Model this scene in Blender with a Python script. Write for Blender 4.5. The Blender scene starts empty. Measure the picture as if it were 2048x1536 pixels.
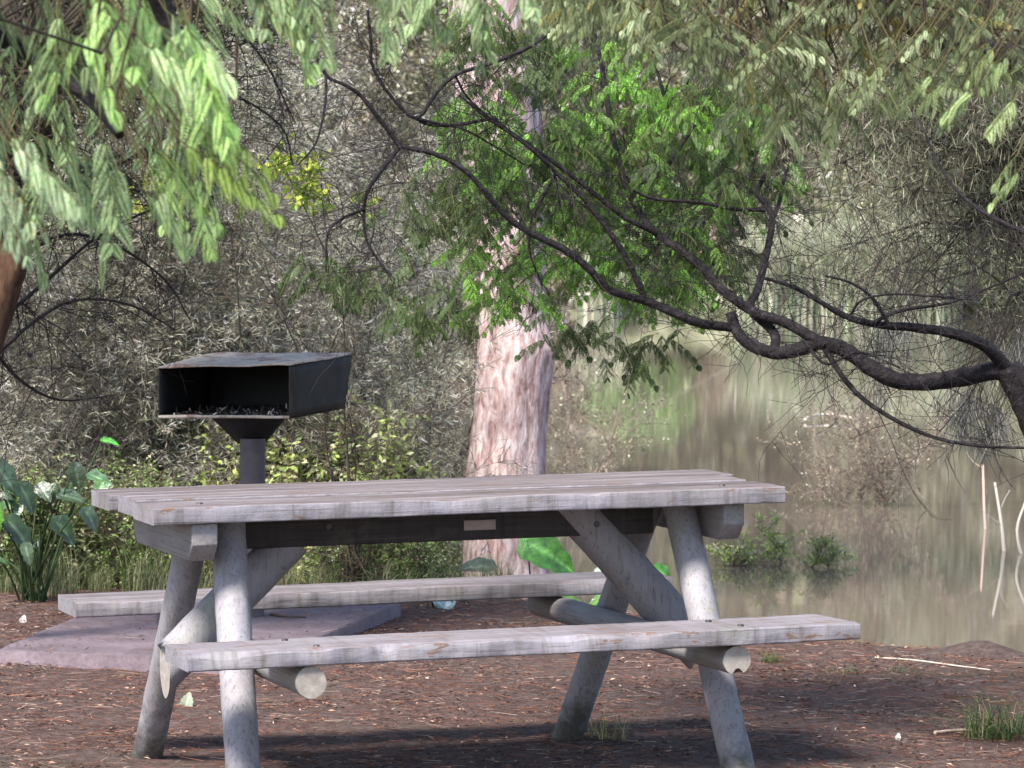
import bpy, math, numpy as np
from mathutils import Vector, Matrix
rad = math.radians
scene = bpy.context.scene
col = scene.collection

# ------------------------------------------------------------------ camera
CAM = np.array([-3.0948, -9.9005, 1.4481])
RT = np.array([0.94894332, -0.31528042, 0.01023823])
UP = np.array([0.00268411, 0.04052533, 0.99917491])
FW = np.array([0.3154352, 0.94813288, -0.03930249])
FPX = 7502.68
cam_data = bpy.data.cameras.new('camera')
cam = bpy.data.objects.new('camera', cam_data)
col.objects.link(cam)
m = Matrix.Identity(4)
for i, ax in enumerate((RT, UP, -FW)):
    for j in range(3):
        m[j][i] = float(ax[j])
m.translation = Vector(CAM.tolist())
cam.matrix_world = m
cam_data.sensor_width = 36.0
cam_data.lens = FPX / 2048 * 36.0
cam_data.clip_start = 0.1
cam_data.clip_end = 2000
cam_data.dof.use_dof = True
cam_data.dof.focus_distance = 10.8
cam_data.dof.aperture_fstop = 16
scene.camera = cam

# ------------------------------------------------------------------ light
SUN_ELEV, SUN_STR, SUN_ANG, SKY_STR, EXPO = 52, 3.5, 14.0, 0.105, 1.45
sun_to = -FW * 0.72 + np.array([-0.9489, 0.3153, 0]) * 0.55
sun_to[2] = 0
sun_to /= np.linalg.norm(sun_to)
az = math.atan2(sun_to[0], sun_to[1])          # clockwise from +Y
sd = np.array([sun_to[0] * math.cos(rad(SUN_ELEV)), sun_to[1] * math.cos(rad(SUN_ELEV)), math.sin(rad(SUN_ELEV))])
world = bpy.data.worlds.new('World')
scene.world = world
world.use_nodes = True
wn = world.node_tree
bg = wn.nodes['Background']
sky = wn.nodes.new('ShaderNodeTexSky')
sky.sky_type = 'NISHITA'
sky.sun_disc = False
sky.sun_elevation = rad(SUN_ELEV)
sky.sun_rotation = az
wn.links.new(sky.outputs[0], bg.inputs[0])
bg.inputs[1].default_value = SKY_STR
sl = bpy.data.lights.new('sun', 'SUN')
sl.energy = SUN_STR
sl.angle = rad(SUN_ANG)
sl.color = (1.0, 0.94, 0.86)
so = bpy.data.objects.new('sun', sl)
so.rotation_euler = Vector((-sd).tolist()).to_track_quat('-Z', 'Y').to_euler()
so.location = (0, -4, 30)
col.objects.link(so)
scene.view_settings.view_transform = 'Standard'
scene.view_settings.look = 'None'
scene.view_settings.gamma = 1
scene.view_settings.exposure = EXPO
scene.cycles.max_bounces = 5
scene.cycles.diffuse_bounces = 3
scene.cycles.transparent_max_bounces = 4

# ------------------------------------------------------------------ helpers
def ray(px, py):
    return FW + (px - 1024) / FPX * RT - (py - 768) / FPX * UP
def at(px, py, t):
    """world point seen at photo pixel (px,py), t metres deep"""
    return CAM + t * ray(px, py)
def on_plane(px, py, z):
    d = ray(px, py)
    return CAM + d * ((z - CAM[2]) / d[2])
def nrm(a):
    a = np.asarray(a, float)
    return a / np.maximum(np.linalg.norm(a, axis=-1, keepdims=True), 1e-9)

def make_mesh(name, parts, mat=None, smooth=False, mats=None):
    """parts: list of (V[n,3], F[m,k], C[n,3] or tuple or None [, material index])"""
    Vs, Cs, loops, starts, mi = [], [], [], [], []
    off = 0; ls = 0
    for p in parts:
        V, F, C = p[:3]
        V = np.asarray(V, float); F = np.asarray(F, int)
        if len(V) == 0: continue
        Vs.append(V)
        if C is None: C = (0.5, 0.5, 0.5)
        C = np.asarray(C, float)
        if C.ndim == 1: C = np.tile(C, (len(V), 1))
        Cs.append(C)
        k = F.shape[1]
        loops.append((F + off).ravel())
        starts.append(ls + np.arange(len(F)) * k)
        mi.append(np.full(len(F), p[3] if len(p) > 3 else 0))
        ls += F.size; off += len(V)
    V = np.concatenate(Vs); C = np.concatenate(Cs)
    L = np.concatenate(loops); S = np.concatenate(starts); M = np.concatenate(mi)
    me = bpy.data.meshes.new(name)
    me.vertices.add(len(V)); me.vertices.foreach_set('co', V.astype(np.float32).ravel())
    me.loops.add(len(L)); me.loops.foreach_set('vertex_index', L.astype(np.int32))
    me.polygons.add(len(S)); me.polygons.foreach_set('loop_start', S.astype(np.int32))
    me.update(calc_edges=True)
    if smooth: me.polygons.foreach_set('use_smooth', np.diff(np.append(S, len(L))) == 4)
    if mats:
        for x in mats: me.materials.append(x)
        me.polygons.foreach_set('material_index', M.astype(np.int32))
    elif mat: me.materials.append(mat)
    a = me.color_attributes.new('tint', 'FLOAT_COLOR', 'POINT')
    a.data.foreach_set('color', np.concatenate([C, np.ones((len(C), 1))], 1).astype(np.float32).ravel())
    me.validate()
    return me

def obj(name, me, parent=None):
    o = bpy.data.objects.new(name, me)
    col.objects.link(o)
    if parent is not None: o.parent = parent
    return o
def tag(o, label=None, cat=None, group=None, kind=None):
    if label: o['label'] = label
    if cat: o['category'] = cat
    if group: o['group'] = group
    if kind: o['kind'] = kind
    return o
def thing(name, label, cat, loc=(0, 0, 0), group=None, rot=(0, 0, 0), scale=1):
    o = bpy.data.objects.new(name, None)
    o.empty_display_size = 0.1
    col.objects.link(o)
    o.location = tuple(float(x) for x in loc); o.rotation_euler = rot
    o.scale = (scale,) * 3 if np.isscalar(scale) else scale
    return tag(o, label, cat, group)
def dup(root, loc, rz, scale, label, group=None):
    r = root.copy(); col.objects.link(r)
    r.location = tuple(float(x) for x in loc); r.rotation_euler = (0, 0, rz)
    r.scale = (scale,) * 3 if np.isscalar(scale) else scale
    r['label'] = label
    if group: r['group'] = group
    for ch in list(root.children):
        c = ch.copy(); col.objects.link(c); c.parent = r
        for g in ch.children:
            d = g.copy(); col.objects.link(d); d.parent = c
    return r

# --- geometry makers (all return (V,F,C))
def segs(A, B, r0, r1, C, n=3):
    """n-sided prisms from A to B"""
    A = np.asarray(A, float); B = np.asarray(B, float); N = len(A)
    r0 = np.broadcast_to(r0, N); r1 = np.broadcast_to(r1, N)
    d = nrm(B - A)
    h = np.where(np.abs(d[:, 2:3]) > 0.9, np.array([[1., 0, 0]]), np.array([[0, 0, 1.]]))
    u = nrm(np.cross(d, h)); v = np.cross(d, u)
    V = np.empty((N, 2, n, 3))
    for k in range(n):
        a = 2 * math.pi * k / n
        o = u * math.cos(a) + v * math.sin(a)
        V[:, 0, k] = A + o * r0[:, None]
        V[:, 1, k] = B + o * r1[:, None]
    idx = np.arange(N)[:, None] * 2 * n
    F = np.concatenate([np.stack([idx[:, 0] + k, idx[:, 0] + (k + 1) % n, idx[:, 0] + n + (k + 1) % n, idx[:, 0] + n + k], 1) for k in range(n)])
    C = np.asarray(C, float)
    C = np.tile(C, (N * 2 * n, 1)) if C.ndim == 1 else np.repeat(C, 2 * n, 0)
    return V.reshape(-1, 3), F, C

def leaves(P, D, S, L, W, C, fold=0.0):
    """rhombic leaves: base P, direction D, side S"""
    N = len(P); D = nrm(D)
    S = nrm(S - (S * D).sum(1, keepdims=True) * D)
    L = np.broadcast_to(L, N)[:, None]; W = np.broadcast_to(W, N)[:, None]
    Nn = np.cross(D, S)
    V = np.empty((N, 4, 3))
    V[:, 0] = P
    V[:, 1] = P + D * L * 0.45 + S * W * 0.5 + Nn * W * fold
    V[:, 2] = P + D * L
    V[:, 3] = P + D * L * 0.45 - S * W * 0.5 + Nn * W * fold
    F = np.arange(N * 4).reshape(N, 4)
    C = np.asarray(C, float)
    C = np.tile(C, (N * 4, 1)) if C.ndim == 1 else np.repeat(C, 4, 0)
    return V.reshape(-1, 3), F, C

def tube(pts, radii, n=10, C=None, bump=0.0, rng=None, cap=True, sub=4):
    """smooth tapered tube through points (Catmull-Rom)"""
    pts = np.asarray(pts, float); radii = np.asarray(radii, float)
    if sub > 1 and len(pts) > 2:
        P = np.vstack([2 * pts[0] - pts[1], pts, 2 * pts[-1] - pts[-2]])
        out, ro = [], []
        for i in range(len(pts) - 1):
            p0, p1, p2, p3 = P[i:i + 4]
            for k in range(sub):
                t = k / sub
                out.append(0.5 * ((2 * p1) + (-p0 + p2) * t + (2 * p0 - 5 * p1 + 4 * p2 - p3) * t * t + (-p0 + 3 * p1 - 3 * p2 + p3) * t ** 3))
                ro.append(radii[i] * (1 - t) + radii[i + 1] * t)
        out.append(pts[-1]); ro.append(radii[-1])
        pts = np.array(out); radii = np.array(ro)
    M = len(pts)
    T = nrm(np.gradient(pts, axis=0))
    u = nrm(np.cross(T[0], [0.3, 0.9, 0.2])); rings = []
    for i in range(M):
        u = nrm(u - np.dot(u, T[i]) * T[i]); v = np.cross(T[i], u)
        a = np.arange(n) * 2 * math.pi / n
        r = radii[i] * (1 + (bump * rng.normal(size=n) if bump else 0))
        r = np.broadcast_to(r, n)
        rings.append(pts[i] + (np.cos(a) * r)[:, None] * u + (np.sin(a) * r)[:, None] * v)
    V = np.concatenate(rings)
    i = np.arange(M - 1)[:, None] * n; k = np.arange(n)[None]
    F = np.stack([i + k, i + (k + 1) % n, i + n + (k + 1) % n, i + n + k], -1).reshape(-1, 4)
    if cap:
        V = np.vstack([V, pts[0], pts[-1]])
        c0, c1 = M * n, M * n + 1
        kk = np.arange(n)
        f0 = np.stack([np.full(n, c0), (kk + 1) % n, kk, kk], 1)[:, :3]
        f1 = np.stack([np.full(n, c1), (M - 1) * n + kk, (M - 1) * n + (kk + 1) % n], 1)
        return [(V, F, C)] , (V, np.vstack([f0, f1]), C)
    return [(V, F, C)], None
def tube_parts(*a, **k):
    q, c = tube(*a, **k)
    if c is None: return q
    V, F, C = q[0]
    # join quads + cap tris as separate vertex sets
    return [(V, F, C), c]

def vjit(rng, n, s): return rng.normal(size=(n, 3)) * s
def tints(rng, n, base, var=0.25, alt=None, pa=0.0, alt_var=0.2):
    c = np.tile(np.asarray(base, float), (n, 1)) * np.exp(rng.normal(size=(n, 1)) * var)
    c *= np.exp(rng.normal(size=(n, 3)) * 0.06)
    if alt is not None:
        k = rng.random(n) < pa
        c[k] = np.asarray(alt, float) * np.exp(rng.normal(size=(k.sum(), 1)) * alt_var)
    return np.clip(c, 0.003, 0.85)

# ------------------------------------------------------------------ materials
def nodes(name):
    mt = bpy.data.materials.new(name); mt.use_nodes = True
    nt = mt.node_tree
    return mt, nt, nt.nodes['Principled BSDF'], nt.nodes['Material Output']
def N(nt, t, **kw):
    n = nt.nodes.new(t)
    for k, v in kw.items():
        if k in n.inputs.keys() if hasattr(n.inputs, 'keys') else False: n.inputs[k].default_value = v
        else: setattr(n, k, v)
    return n
def noise(nt, scale, detail=4, rough=0.6, vec=None, dist=0):
    n = nt.nodes.new('ShaderNodeTexNoise')
    n.inputs['Scale'].default_value = scale; n.inputs['Detail'].default_value = detail
    n.inputs['Roughness'].default_value = rough; n.inputs['Distortion'].default_value = dist
    if vec is not None: nt.links.new(vec, n.inputs['Vector'])
    return n
def objco(nt, scale=(1, 1, 1)):
    tc = nt.nodes.new('ShaderNodeTexCoord'); mp = nt.nodes.new('ShaderNodeMapping')
    mp.inputs['Scale'].default_value = scale
    nt.links.new(tc.outputs['Object'], mp.inputs['Vector'])
    return mp.outputs[0]
def ramp(nt, fac, stops):
    r = nt.nodes.new('ShaderNodeValToRGB')
    e = r.color_ramp.elements
    while len(e) < len(stops): e.new(0.5)
    for x, (p, c) in zip(e, stops):
        x.position = p; x.color = tuple(c) + (1,) if len(c) == 3 else c
    nt.links.new(fac, r.inputs[0])
    return r.outputs[0]
def mix(nt, fac, a, b, mode='MIX'):
    x = nt.nodes.new('ShaderNodeMix'); x.data_type = 'RGBA'; x.blend_type = mode
    for sock, v in ((x.inputs[0], fac), (x.inputs[6], a), (x.inputs[7], b)):
        if isinstance(v, (int, float)): sock.default_value = v
        elif isinstance(v, tuple): sock.default_value = v if len(v) == 4 else v + (1,)
        else: nt.links.new(v, sock)
    return x.outputs[2]
def bump(nt, b, h, strength=0.4, dist=0.01):
    n = nt.nodes.new('ShaderNodeBump'); n.inputs['Strength'].default_value = strength
    n.inputs['Distance'].default_value = dist
    nt.links.new(h, n.inputs['Height']); nt.links.new(n.outputs[0], b.inputs['Normal'])

def leaf_material(name, rough=0.5, trans=0.35, spec=0.35):
    mt, nt, b, out = nodes(name)
    at_ = nt.nodes.new('ShaderNodeAttribute'); at_.attribute_name = 'tint'
    nt.links.new(at_.outputs['Color'], b.inputs['Base Color'])
    b.inputs['Roughness'].default_value = rough
    b.inputs['Specular IOR Level'].default_value = spec
    tr = nt.nodes.new('ShaderNodeBsdfTranslucent')
    nt.links.new(at_.outputs['Color'], tr.inputs[0])
    ms = nt.nodes.new('ShaderNodeMixShader'); ms.inputs[0].default_value = trans
    nt.links.new(b.outputs[0], ms.inputs[1]); nt.links.new(tr.outputs[0], ms.inputs[2])
    nt.links.new(ms.outputs[0], out.inputs[0])
    return mt
LEAF = leaf_material('leaf', 0.5, 0.42)
GLOSSY_LEAF = leaf_material('glossy_leaf', 0.28, 0.12, 1.0)
_nt = GLOSSY_LEAF.node_tree; _b = _nt.nodes['Principled BSDF']; _a = [n for n in _nt.nodes if n.type == 'ATTRIBUTE'][0]
_n = noise(_nt, 22, 6, 0.7, objco(_nt))
_c = mix(_nt, 1.0, _a.outputs['Color'], ramp(_nt, _n.outputs[0], [(0.35, (0.4, 0.4, 0.35)), (0.55, (1, 1, 1)), (0.72, (1.9, 1.5, 1.3))]), 'MULTIPLY')
_nt.links.new(_c, _b.inputs['Base Color']); bump(_nt, _b, _n.outputs[0], 0.6, 0.01)
DRY = leaf_material('dry_leaf', 0.8, 0.1, 0.2)

def bark_material(name, stops, scale=(6, 6, 1.2), nscale=5, rough=0.85, bs=0.5):
    mt, nt, b, out = nodes(name)
    v = objco(nt, scale)
    n1 = noise(nt, nscale, 8, 0.65, v, 0.4)
    nt.links.new(ramp(nt, n1.outputs[0], stops), b.inputs['Base Color'])
    b.inputs['Roughness'].default_value = rough
    b.inputs['Specular IOR Level'].default_value = 0.25
    bump(nt, b, n1.outputs[0], bs, 0.02)
    return mt
PINK_BARK = bark_material('pink_bark', [(0.27, (0.14, 0.08, 0.075)), (0.40, (0.34, 0.22, 0.21)), (0.50, (0.47, 0.35, 0.34)), (0.62, (0.62, 0.53, 0.52))], (12, 12, 3.6), 3.0, 0.75, 0.7)
DARK_BARK = bark_material('dark_bark', [(0.3, (0.006, 0.005, 0.005)), (0.55, (0.022, 0.017, 0.019)), (0.8, (0.085, 0.072, 0.085))], (1, 1, 1), 38, 0.6, 1.0)
RED_BARK = bark_material('red_bark', [(0.3, (0.03, 0.016, 0.011)), (0.55, (0.10, 0.055, 0.032)), (0.8, (0.22, 0.13, 0.08))], (4, 4, 1), 8, 0.9)
TWIG = leaf_material('twig_bark', 0.8, 0.0, 0.2)

def painted_wood(name, along=0, base=(0.26, 0.248, 0.272), peel=0.0, moss=0.4, streak=0.5, worn=0.0):
    mt, nt, b, out = nodes(name)
    sc = [26, 26, 26]; sc[along] = 1.6
    v = objco(nt, tuple(sc)); v0 = objco(nt)
    g = noise(nt, 3.0, 8, 0.7, v, 0.5)
    big = noise(nt, 3.2, 5, 0.6, v0)
    fine = noise(nt, 60, 4, 0.6, v0)
    d = tuple(x * 0.55 for x in base); l = tuple(min(1, x * 1.22) for x in base)
    c = ramp(nt, g.outputs[0], [(0.28, d), (0.45, base), (0.72, l)])
    c2 = ramp(nt, big.outputs[0], [(0.35, (0.72, 0.68, 0.66)), (0.62, (1.05, 1.04, 1.08))])
    c = mix(nt, 0.75, c, c2, 'MULTIPLY')
    # green-grey algae blotches
    mo = noise(nt, 5.5, 6, 0.65, v0, 0.3)
    mf = ramp(nt, mo.outputs[0], [(0.56, (0, 0, 0)), (0.70, (moss, moss, moss))])
    c = mix(nt, mf, c, (0.23, 0.24, 0.17))
    # dirt specks and checks
    v3 = objco(nt, tuple(90 if i != along else 1.0 for i in range(3)))
    ck = noise(nt, 2.0, 1, 0.4, v3)
    cf = ramp(nt, ck.outputs[0], [(0.64, (0, 0, 0)), (0.71, (streak, streak, streak))])
    c = mix(nt, cf, c, (0.10, 0.085, 0.08))
    if along == 0:
        dv_ = noise(nt, 1.0, 4, 0.7, objco(nt, (38, 4, 3.0)), 0.2)
        dc_ = ramp(nt, dv_.outputs[0], [(0.32, (0.58, 0.56, 0.50)), (0.5, (0.98, 0.97, 0.97)), (0.7, (1.12, 1.12, 1.14))])
        c = mix(nt, 0.8, c, dc_, 'MULTIPLY')
    if worn:
        ge = nt.nodes.new('ShaderNodeNewGeometry'); sz = nt.nodes.new('ShaderNodeSeparateXYZ')
        nt.links.new(ge.outputs['True Normal'], sz.inputs[0])
        up_ = ramp(nt, sz.outputs[2], [(0.6, (0, 0, 0)), (0.85, (worn, worn, worn))])
        wv_ = noise(nt, 1.3, 6, 0.7, objco(nt, (1.4, 22, 22)), 0.3)
        wc_ = ramp(nt, wv_.outputs[0], [(0.33, (0.05, 0.038, 0.035)), (0.47, (0.125, 0.10, 0.096)), (0.60, (0.20, 0.175, 0.18)), (0.75, (0.29, 0.27, 0.295))])
        c = mix(nt, up_, c, wc_)
    if along == 2:
        sp_ = nt.nodes.new('ShaderNodeSeparateXYZ'); nt.links.new(v0, sp_.inputs[0])
        wn_ = noise(nt, 14, 5, 0.7, v0)
        md_ = nt.nodes.new('ShaderNodeMath'); md_.operation = 'MULTIPLY_ADD'; md_.inputs[1].default_value = 0.45
        nt.links.new(wn_.outputs[0], md_.inputs[0]); nt.links.new(sp_.outputs[2], md_.inputs[2])
        sf = ramp(nt, md_.outputs[0], [(0.20, (0.85, 0.85, 0.85)), (0.36, (0, 0, 0))])
        c = mix(nt, sf, c, (0.05, 0.048, 0.035))
    if peel:
        v2 = objco(nt, tuple(9 if i != along else 2.5 for i in range(3)))
        pn = noise(nt, 2.2, 7, 0.7, v2, 0.6)
        pf = ramp(nt, pn.outputs[0], [(0.60 - peel * 0.1, (0, 0, 0)), (0.63 - peel * 0.1, (1, 1, 1))])
        c = mix(nt, pf, c, (0.17, 0.11, 0.085))
    nt.links.new(c, b.inputs['Base Color'])
    b.inputs['Roughness'].default_value = 0.62
    b.inputs['Specular IOR Level'].default_value = 0.3
    ad = nt.nodes.new('ShaderNodeMath'); ad.operation = 'ADD'
    nt.links.new(g.outputs[0], ad.inputs[0]); nt.links.new(fine.outputs[0], ad.inputs[1])
    bump(nt, b, ad.outputs[0], 0.5, 0.003)
    return mt
WOOD = painted_wood('weathered_paint', 0, worn=0.7)
WOOD_TOP = painted_wood('weathered_paint_top', 0, base=(0.25, 0.238, 0.26), peel=0.05, moss=0.6, streak=0.7, worn=0.95)
WOOD_PEEL = painted_wood('peeling_paint', 0, peel=0.12, worn=0.45)
WOOD_Z = painted_wood('weathered_paint_post', 2, base=(0.29, 0.278, 0.295), moss=0.6, streak=0.55)
WOOD_Y = painted_wood('weathered_paint_rail', 1, base=(0.27, 0.26, 0.26))
SHADED_TIMBER = painted_wood('shade_darkened_timber', 0, base=(0.045, 0.04, 0.042), moss=0.2)  # base colour darkened to carry the shade under the tabletop

def end_grain(name):
    mt, nt, b, out = nodes(name)
    n = noise(nt, 40, 6, 0.7, objco(nt))
    nt.links.new(ramp(nt, n.outputs[0], [(0.3, (0.24, 0.205, 0.18)), (0.7, (0.42, 0.38, 0.34))]), b.inputs['Base Color'])
    b.inputs['Roughness'].default_value = 0.8
    bump(nt, b, n.outputs[0], 0.3, 0.002)
    return mt
END = end_grain('end_grain')

def steel(name, stops, rough=0.7, metal=0.2, ns=9):
    mt, nt, b, out = nodes(name)
    n = noise(nt, ns, 9, 0.7, objco(nt), 0.4)
    nt.links.new(ramp(nt, n.outputs[0], stops), b.inputs['Base Color'])
    b.inputs['Roughness'].default_value = rough; b.inputs['Metallic'].default_value = metal
    bump(nt, b, n.outputs[0], 0.35, 0.004)
    return mt
STEEL = steel('blackened_steel', [(0.3, (0.012, 0.011, 0.010)), (0.55, (0.028, 0.025, 0.022)), (0.75, (0.06, 0.045, 0.035))])
SOOT = steel('sooty_steel', [(0.3, (0.004, 0.004, 0.004)), (0.6, (0.012, 0.012, 0.014)), (0.78, (0.07, 0.07, 0.08))], 0.75, 0.1)
RUST_TOP = steel('rusty_plate', [(0.3, (0.22, 0.18, 0.145)), (0.5, (0.44, 0.39, 0.33)), (0.60, (0.20, 0.10, 0.07)), (0.72, (0.46, 0.42, 0.46))], 0.85, 0.0)
POST_M = steel('grill_post_steel', [(0.3, (0.055, 0.045, 0.05)), (0.6, (0.10, 0.085, 0.095)), (0.8, (0.17, 0.14, 0.15))], 0.6, 0.1)
PLATE_M = steel('plate_metal', [(0.3, (0.28, 0.22, 0.22)), (0.7, (0.40, 0.33, 0.33))], 0.5, 0.2)

def ground_material():
    mt, nt, b, out = nodes('leaf_mould_soil')
    v = objco(nt)
    n1 = noise(nt, 1.3, 6, 0.6, v); n2 = noise(nt, 28, 8, 0.75, v, 0.5); n3 = noise(nt, 120, 4, 0.7, v)
    c1 = ramp(nt, n2.outputs[0], [(0.3, (0.05, 0.031, 0.028)), (0.5, (0.135, 0.088, 0.078)), (0.68, (0.28, 0.20, 0.18))])
    c2 = ramp(nt, n2.outputs[0], [(0.3, (0.065, 0.048, 0.044)), (0.6, (0.18, 0.135, 0.122)), (0.8, (0.29, 0.235, 0.215))])
    f = ramp(nt, n1.outputs[0], [(0.42, (0, 0, 0)), (0.60, (0.9, 0.9, 0.9))])
    c = mix(nt, f, c1, c2)
    c = mix(nt, 0.5, c, ramp(nt, n3.outputs[0], [(0.35, (0.45, 0.42, 0.4)), (0.65, (1.35, 1.25, 1.2))]), 'MULTIPLY')
    g = noise(nt, 0.8, 4, 0.5, v)
    gf = ramp(nt, g.outputs[0], [(0.60, (0, 0, 0)), (0.75, (0.35, 0.35, 0.35))])
    c = mix(nt, gf, c, (0.06, 0.07, 0.025))
    # grassy hillside across the lake
    sy_ = nt.nodes.new('ShaderNodeSeparateXYZ'); nt.links.new(v, sy_.inputs[0])
    mr_ = nt.nodes.new('ShaderNodeMapRange'); mr_.inputs[1].default_value = 45; mr_.inputs[2].default_value = 50
    nt.links.new(sy_.outputs[1], mr_.inputs[0])
    hn_ = noise(nt, 1.1, 7, 0.7, v)
    c = mix(nt, mr_.outputs[0], c, ramp(nt, hn_.outputs[0], [(0.35, (0.06, 0.07, 0.035)), (0.5, (0.20, 0.21, 0.13)), (0.65, (0.42, 0.42, 0.30))]))
    nt.links.new(c, b.inputs['Base Color']); b.inputs['Roughness'].default_value = 0.95
    b.inputs['Specular IOR Level'].default_value = 0.15
    ad = nt.nodes.new('ShaderNodeMath'); ad.operation = 'ADD'
    nt.links.new(n2.outputs[0], ad.inputs[0]); nt.links.new(n3.outputs[0], ad.inputs[1])
    bump(nt, b, ad.outputs[0], 0.9, 0.02)
    return mt
GROUND = ground_material()
def concrete():
    mt, nt, b, out = nodes('old_concrete')
    v = objco(nt)
    n1 = noise(nt, 3, 6, 0.6, v); n2 = noise(nt, 45, 6, 0.7, v)
    c = ramp(nt, n1.outputs[0], [(0.3, (0.085, 0.062, 0.068)), (0.55, (0.15, 0.115, 0.135)), (0.8, (0.21, 0.17, 0.185))])
    c = mix(nt, 0.6, c, ramp(nt, n2.outputs[0], [(0.35, (0.55, 0.5, 0.5)), (0.6, (1.1, 1.1, 1.1))]), 'MULTIPLY')
    nt.links.new(c, b.inputs['Base Color']); b.inputs['Roughness'].default_value = 0.9
    bump(nt, b, n2.outputs[0], 0.5, 0.006)
    return mt
CONCRETE = concrete()
def water_material():
    mt, nt, b, out = nodes('murky_water')
    b.inputs['Base Color'].default_value = (0.14, 0.112, 0.092, 1)
    b.inputs['Roughness'].default_value = 0.04
    b.inputs['IOR'].default_value = 1.33
    b.inputs['Specular IOR Level'].default_value = 0.8
    v = objco(nt, (1, 1, 1))
    n1 = noise(nt, 1.6, 3, 0.5, v); n2 = noise(nt, 9, 3, 0.6, v)
    ad = nt.nodes.new('ShaderNodeMath'); ad.operation = 'MULTIPLY_ADD'; ad.inputs[1].default_value = 0.25
    nt.links.new(n2.outputs[0], ad.inputs[0]); nt.links.new(n1.outputs[0], ad.inputs[2])
    bump(nt, b, ad.outputs[0], 0.05, 0.008)
    return mt
WATER = water_material()

# ------------------------------------------------------------------ terrain + water
GZ = -0.06; WZ = -0.22
shore_px = [(2300, 1315), (2048, 1300), (1740, 1277), (1560, 1262), (1400, 1240), (1250, 1215), (1120, 1196), (1000, 1186)]
sp = sorted([tuple(on_plane(x, y, GZ)[:2]) for x, y in shore_px])
SX = [-60, -12, -4, 0.3] + [s[0] for s in sp] + [9, 60]
SY = [34, 27, 20, 12.5] + [s[1] for s in sp] + [0.6, -2]
def vnoise(x, y, s, seed):
    r = np.random.default_rng(seed); v = 0
    for k in range(5):
        a = r.random() * 6.28; f = s * (1.0 + k * 0.63); ph = r.random(2) * 6.28
        v = v + np.sin((x * math.cos(a) + y * math.sin(a)) * f + ph[0]) * np.cos((y * math.cos(a) - x * math.sin(a)) * f * 0.8 + ph[1])
    return v / 5
def height(x, y):
    sy = np.interp(x, SX, SY)
    d = sy - y + 0.06 * vnoise(x, y, 3.0, 5)           # >0 on land
    u = (x - CAM[0]) * FW[0] + (y - CAM[1]) * FW[1]
    near = np.where(d > 0, GZ - 0.02 * np.exp(-d / 0.25), GZ - 0.02 - 0.9 * (1 - np.exp(d / 1.2)))
    near = near + (0.018 * vnoise(x, y, 1.1, 3) + 0.008 * vnoise(x, y, 6, 4)) * np.clip(d * 2, 0, 1)
    e = u - 80 + 3 * vnoise(x, y, 0.12, 9)
    far = np.where(e < 0, -0.95, -0.95 + 1.4 * (1 - np.exp(-np.maximum(e, 0) / 2.5)) + 0.26 * np.maximum(e, 0))
    return np.where(u > 60, far, near)
def axis(lo, a, b, hi, fine, n):
    c = np.arange(a, b, fine)
    g = np.geomspace(1, 1 + (hi - b), n) - 1
    l = np.geomspace(1, 1 + (a - lo), n) - 1
    return np.concatenate([(a - l[1:])[::-1], c, b + g])
gx = axis(-220, -2.5, 4.5, 260, 0.045, 60); gy = axis(-120, -1.5, 8, 330, 0.05, 90)
X, Y = np.meshgrid(gx, gy)
Z = height(X, Y)
# small soil mound on the shore at the right
mp_ = on_plane(1962, 1300, GZ)
Z += 0.05 * np.exp(-(((X - mp_[0]) / 0.12) ** 2 + ((Y - mp_[1]) / 0.14) ** 2))
nx, ny = len(gx), len(gy)
V = np.stack([X, Y, Z], -1).reshape(-1, 3)
i = np.arange(ny - 1)[:, None] * nx + np.arange(nx - 1)[None]
F = np.stack([i, i + 1, i + nx + 1, i + nx], -1).reshape(-1, 4)
tag(obj('ground', make_mesh('ground', [(V, F, None)], GROUND, True)), kind='structure')
wv = np.array([[-300, -60, WZ], [300, -60, WZ], [300, 200, WZ], [-300, 200, WZ]], float)
tag(obj('water', make_mesh('water', [(wv, np.array([[0, 1, 2, 3]]), None)], WATER)), kind='structure')

# concrete pad
pz = -0.012
pc = [on_plane(x, y, pz) for x, y in ((-12, 1302), (527, 1321), (803, 1206), (262, 1188))]
def slab(corners, top, bot, cuts, rng, j=0.0012):
    c = np.array(corners)
    n = cuts + 1
    s, t = np.meshgrid(np.linspace(0, 1, n), np.linspace(0, 1, n))
    P = ((1 - s) * (1 - t))[..., None] * c[0] + (s * (1 - t))[..., None] * c[1] + (s * t)[..., None] * c[2] + ((1 - s) * t)[..., None] * c[3]
    P[..., 2] = top + rng.normal(size=P.shape[:2]) * 0.0012
    ring = list(range(n)) + [n * k + n - 1 for k in range(1, n)] + [n * (n - 1) + k for k in range(n - 2, -1, -1)] + [n * k for k in range(n - 2, 0, -1)]
    P = P.reshape(-1, 3)
    P[ring, :2] += rng.normal(size=(len(ring), 2)) * j
    lower = P[ring].copy(); lower[:, 2] = bot
    q = np.arange(n - 1)[:, None] * n + np.arange(n - 1)[None]
    F1 = np.stack([q, q + 1, q + n + 1, q + n], -1).reshape(-1, 4)
    m_ = len(ring); base = len(P); r = np.array(ring)
    k = np.arange(m_)
    F2 = np.stack([r[k], base + k, base + (k + 1) % m_, r[(k + 1) % m_]], 1)
    return np.vstack([P, lower]), np.vstack([F1, F2]), None
rng = np.random.default_rng(1)
tag(obj('pavement', make_mesh('concrete_pad', [slab(pc, pz, -0.16, 40, rng)], CONCRETE)), kind='structure')

# ------------------------------------------------------------------ picnic table
TILT = 0.02116
table = thing('picnic_table', 'weathered lavender-grey timber picnic table with attached benches on round posts', 'picnic table', (0, 0, 0))
table.rotation_euler = (0, -TILT, 0)

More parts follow.
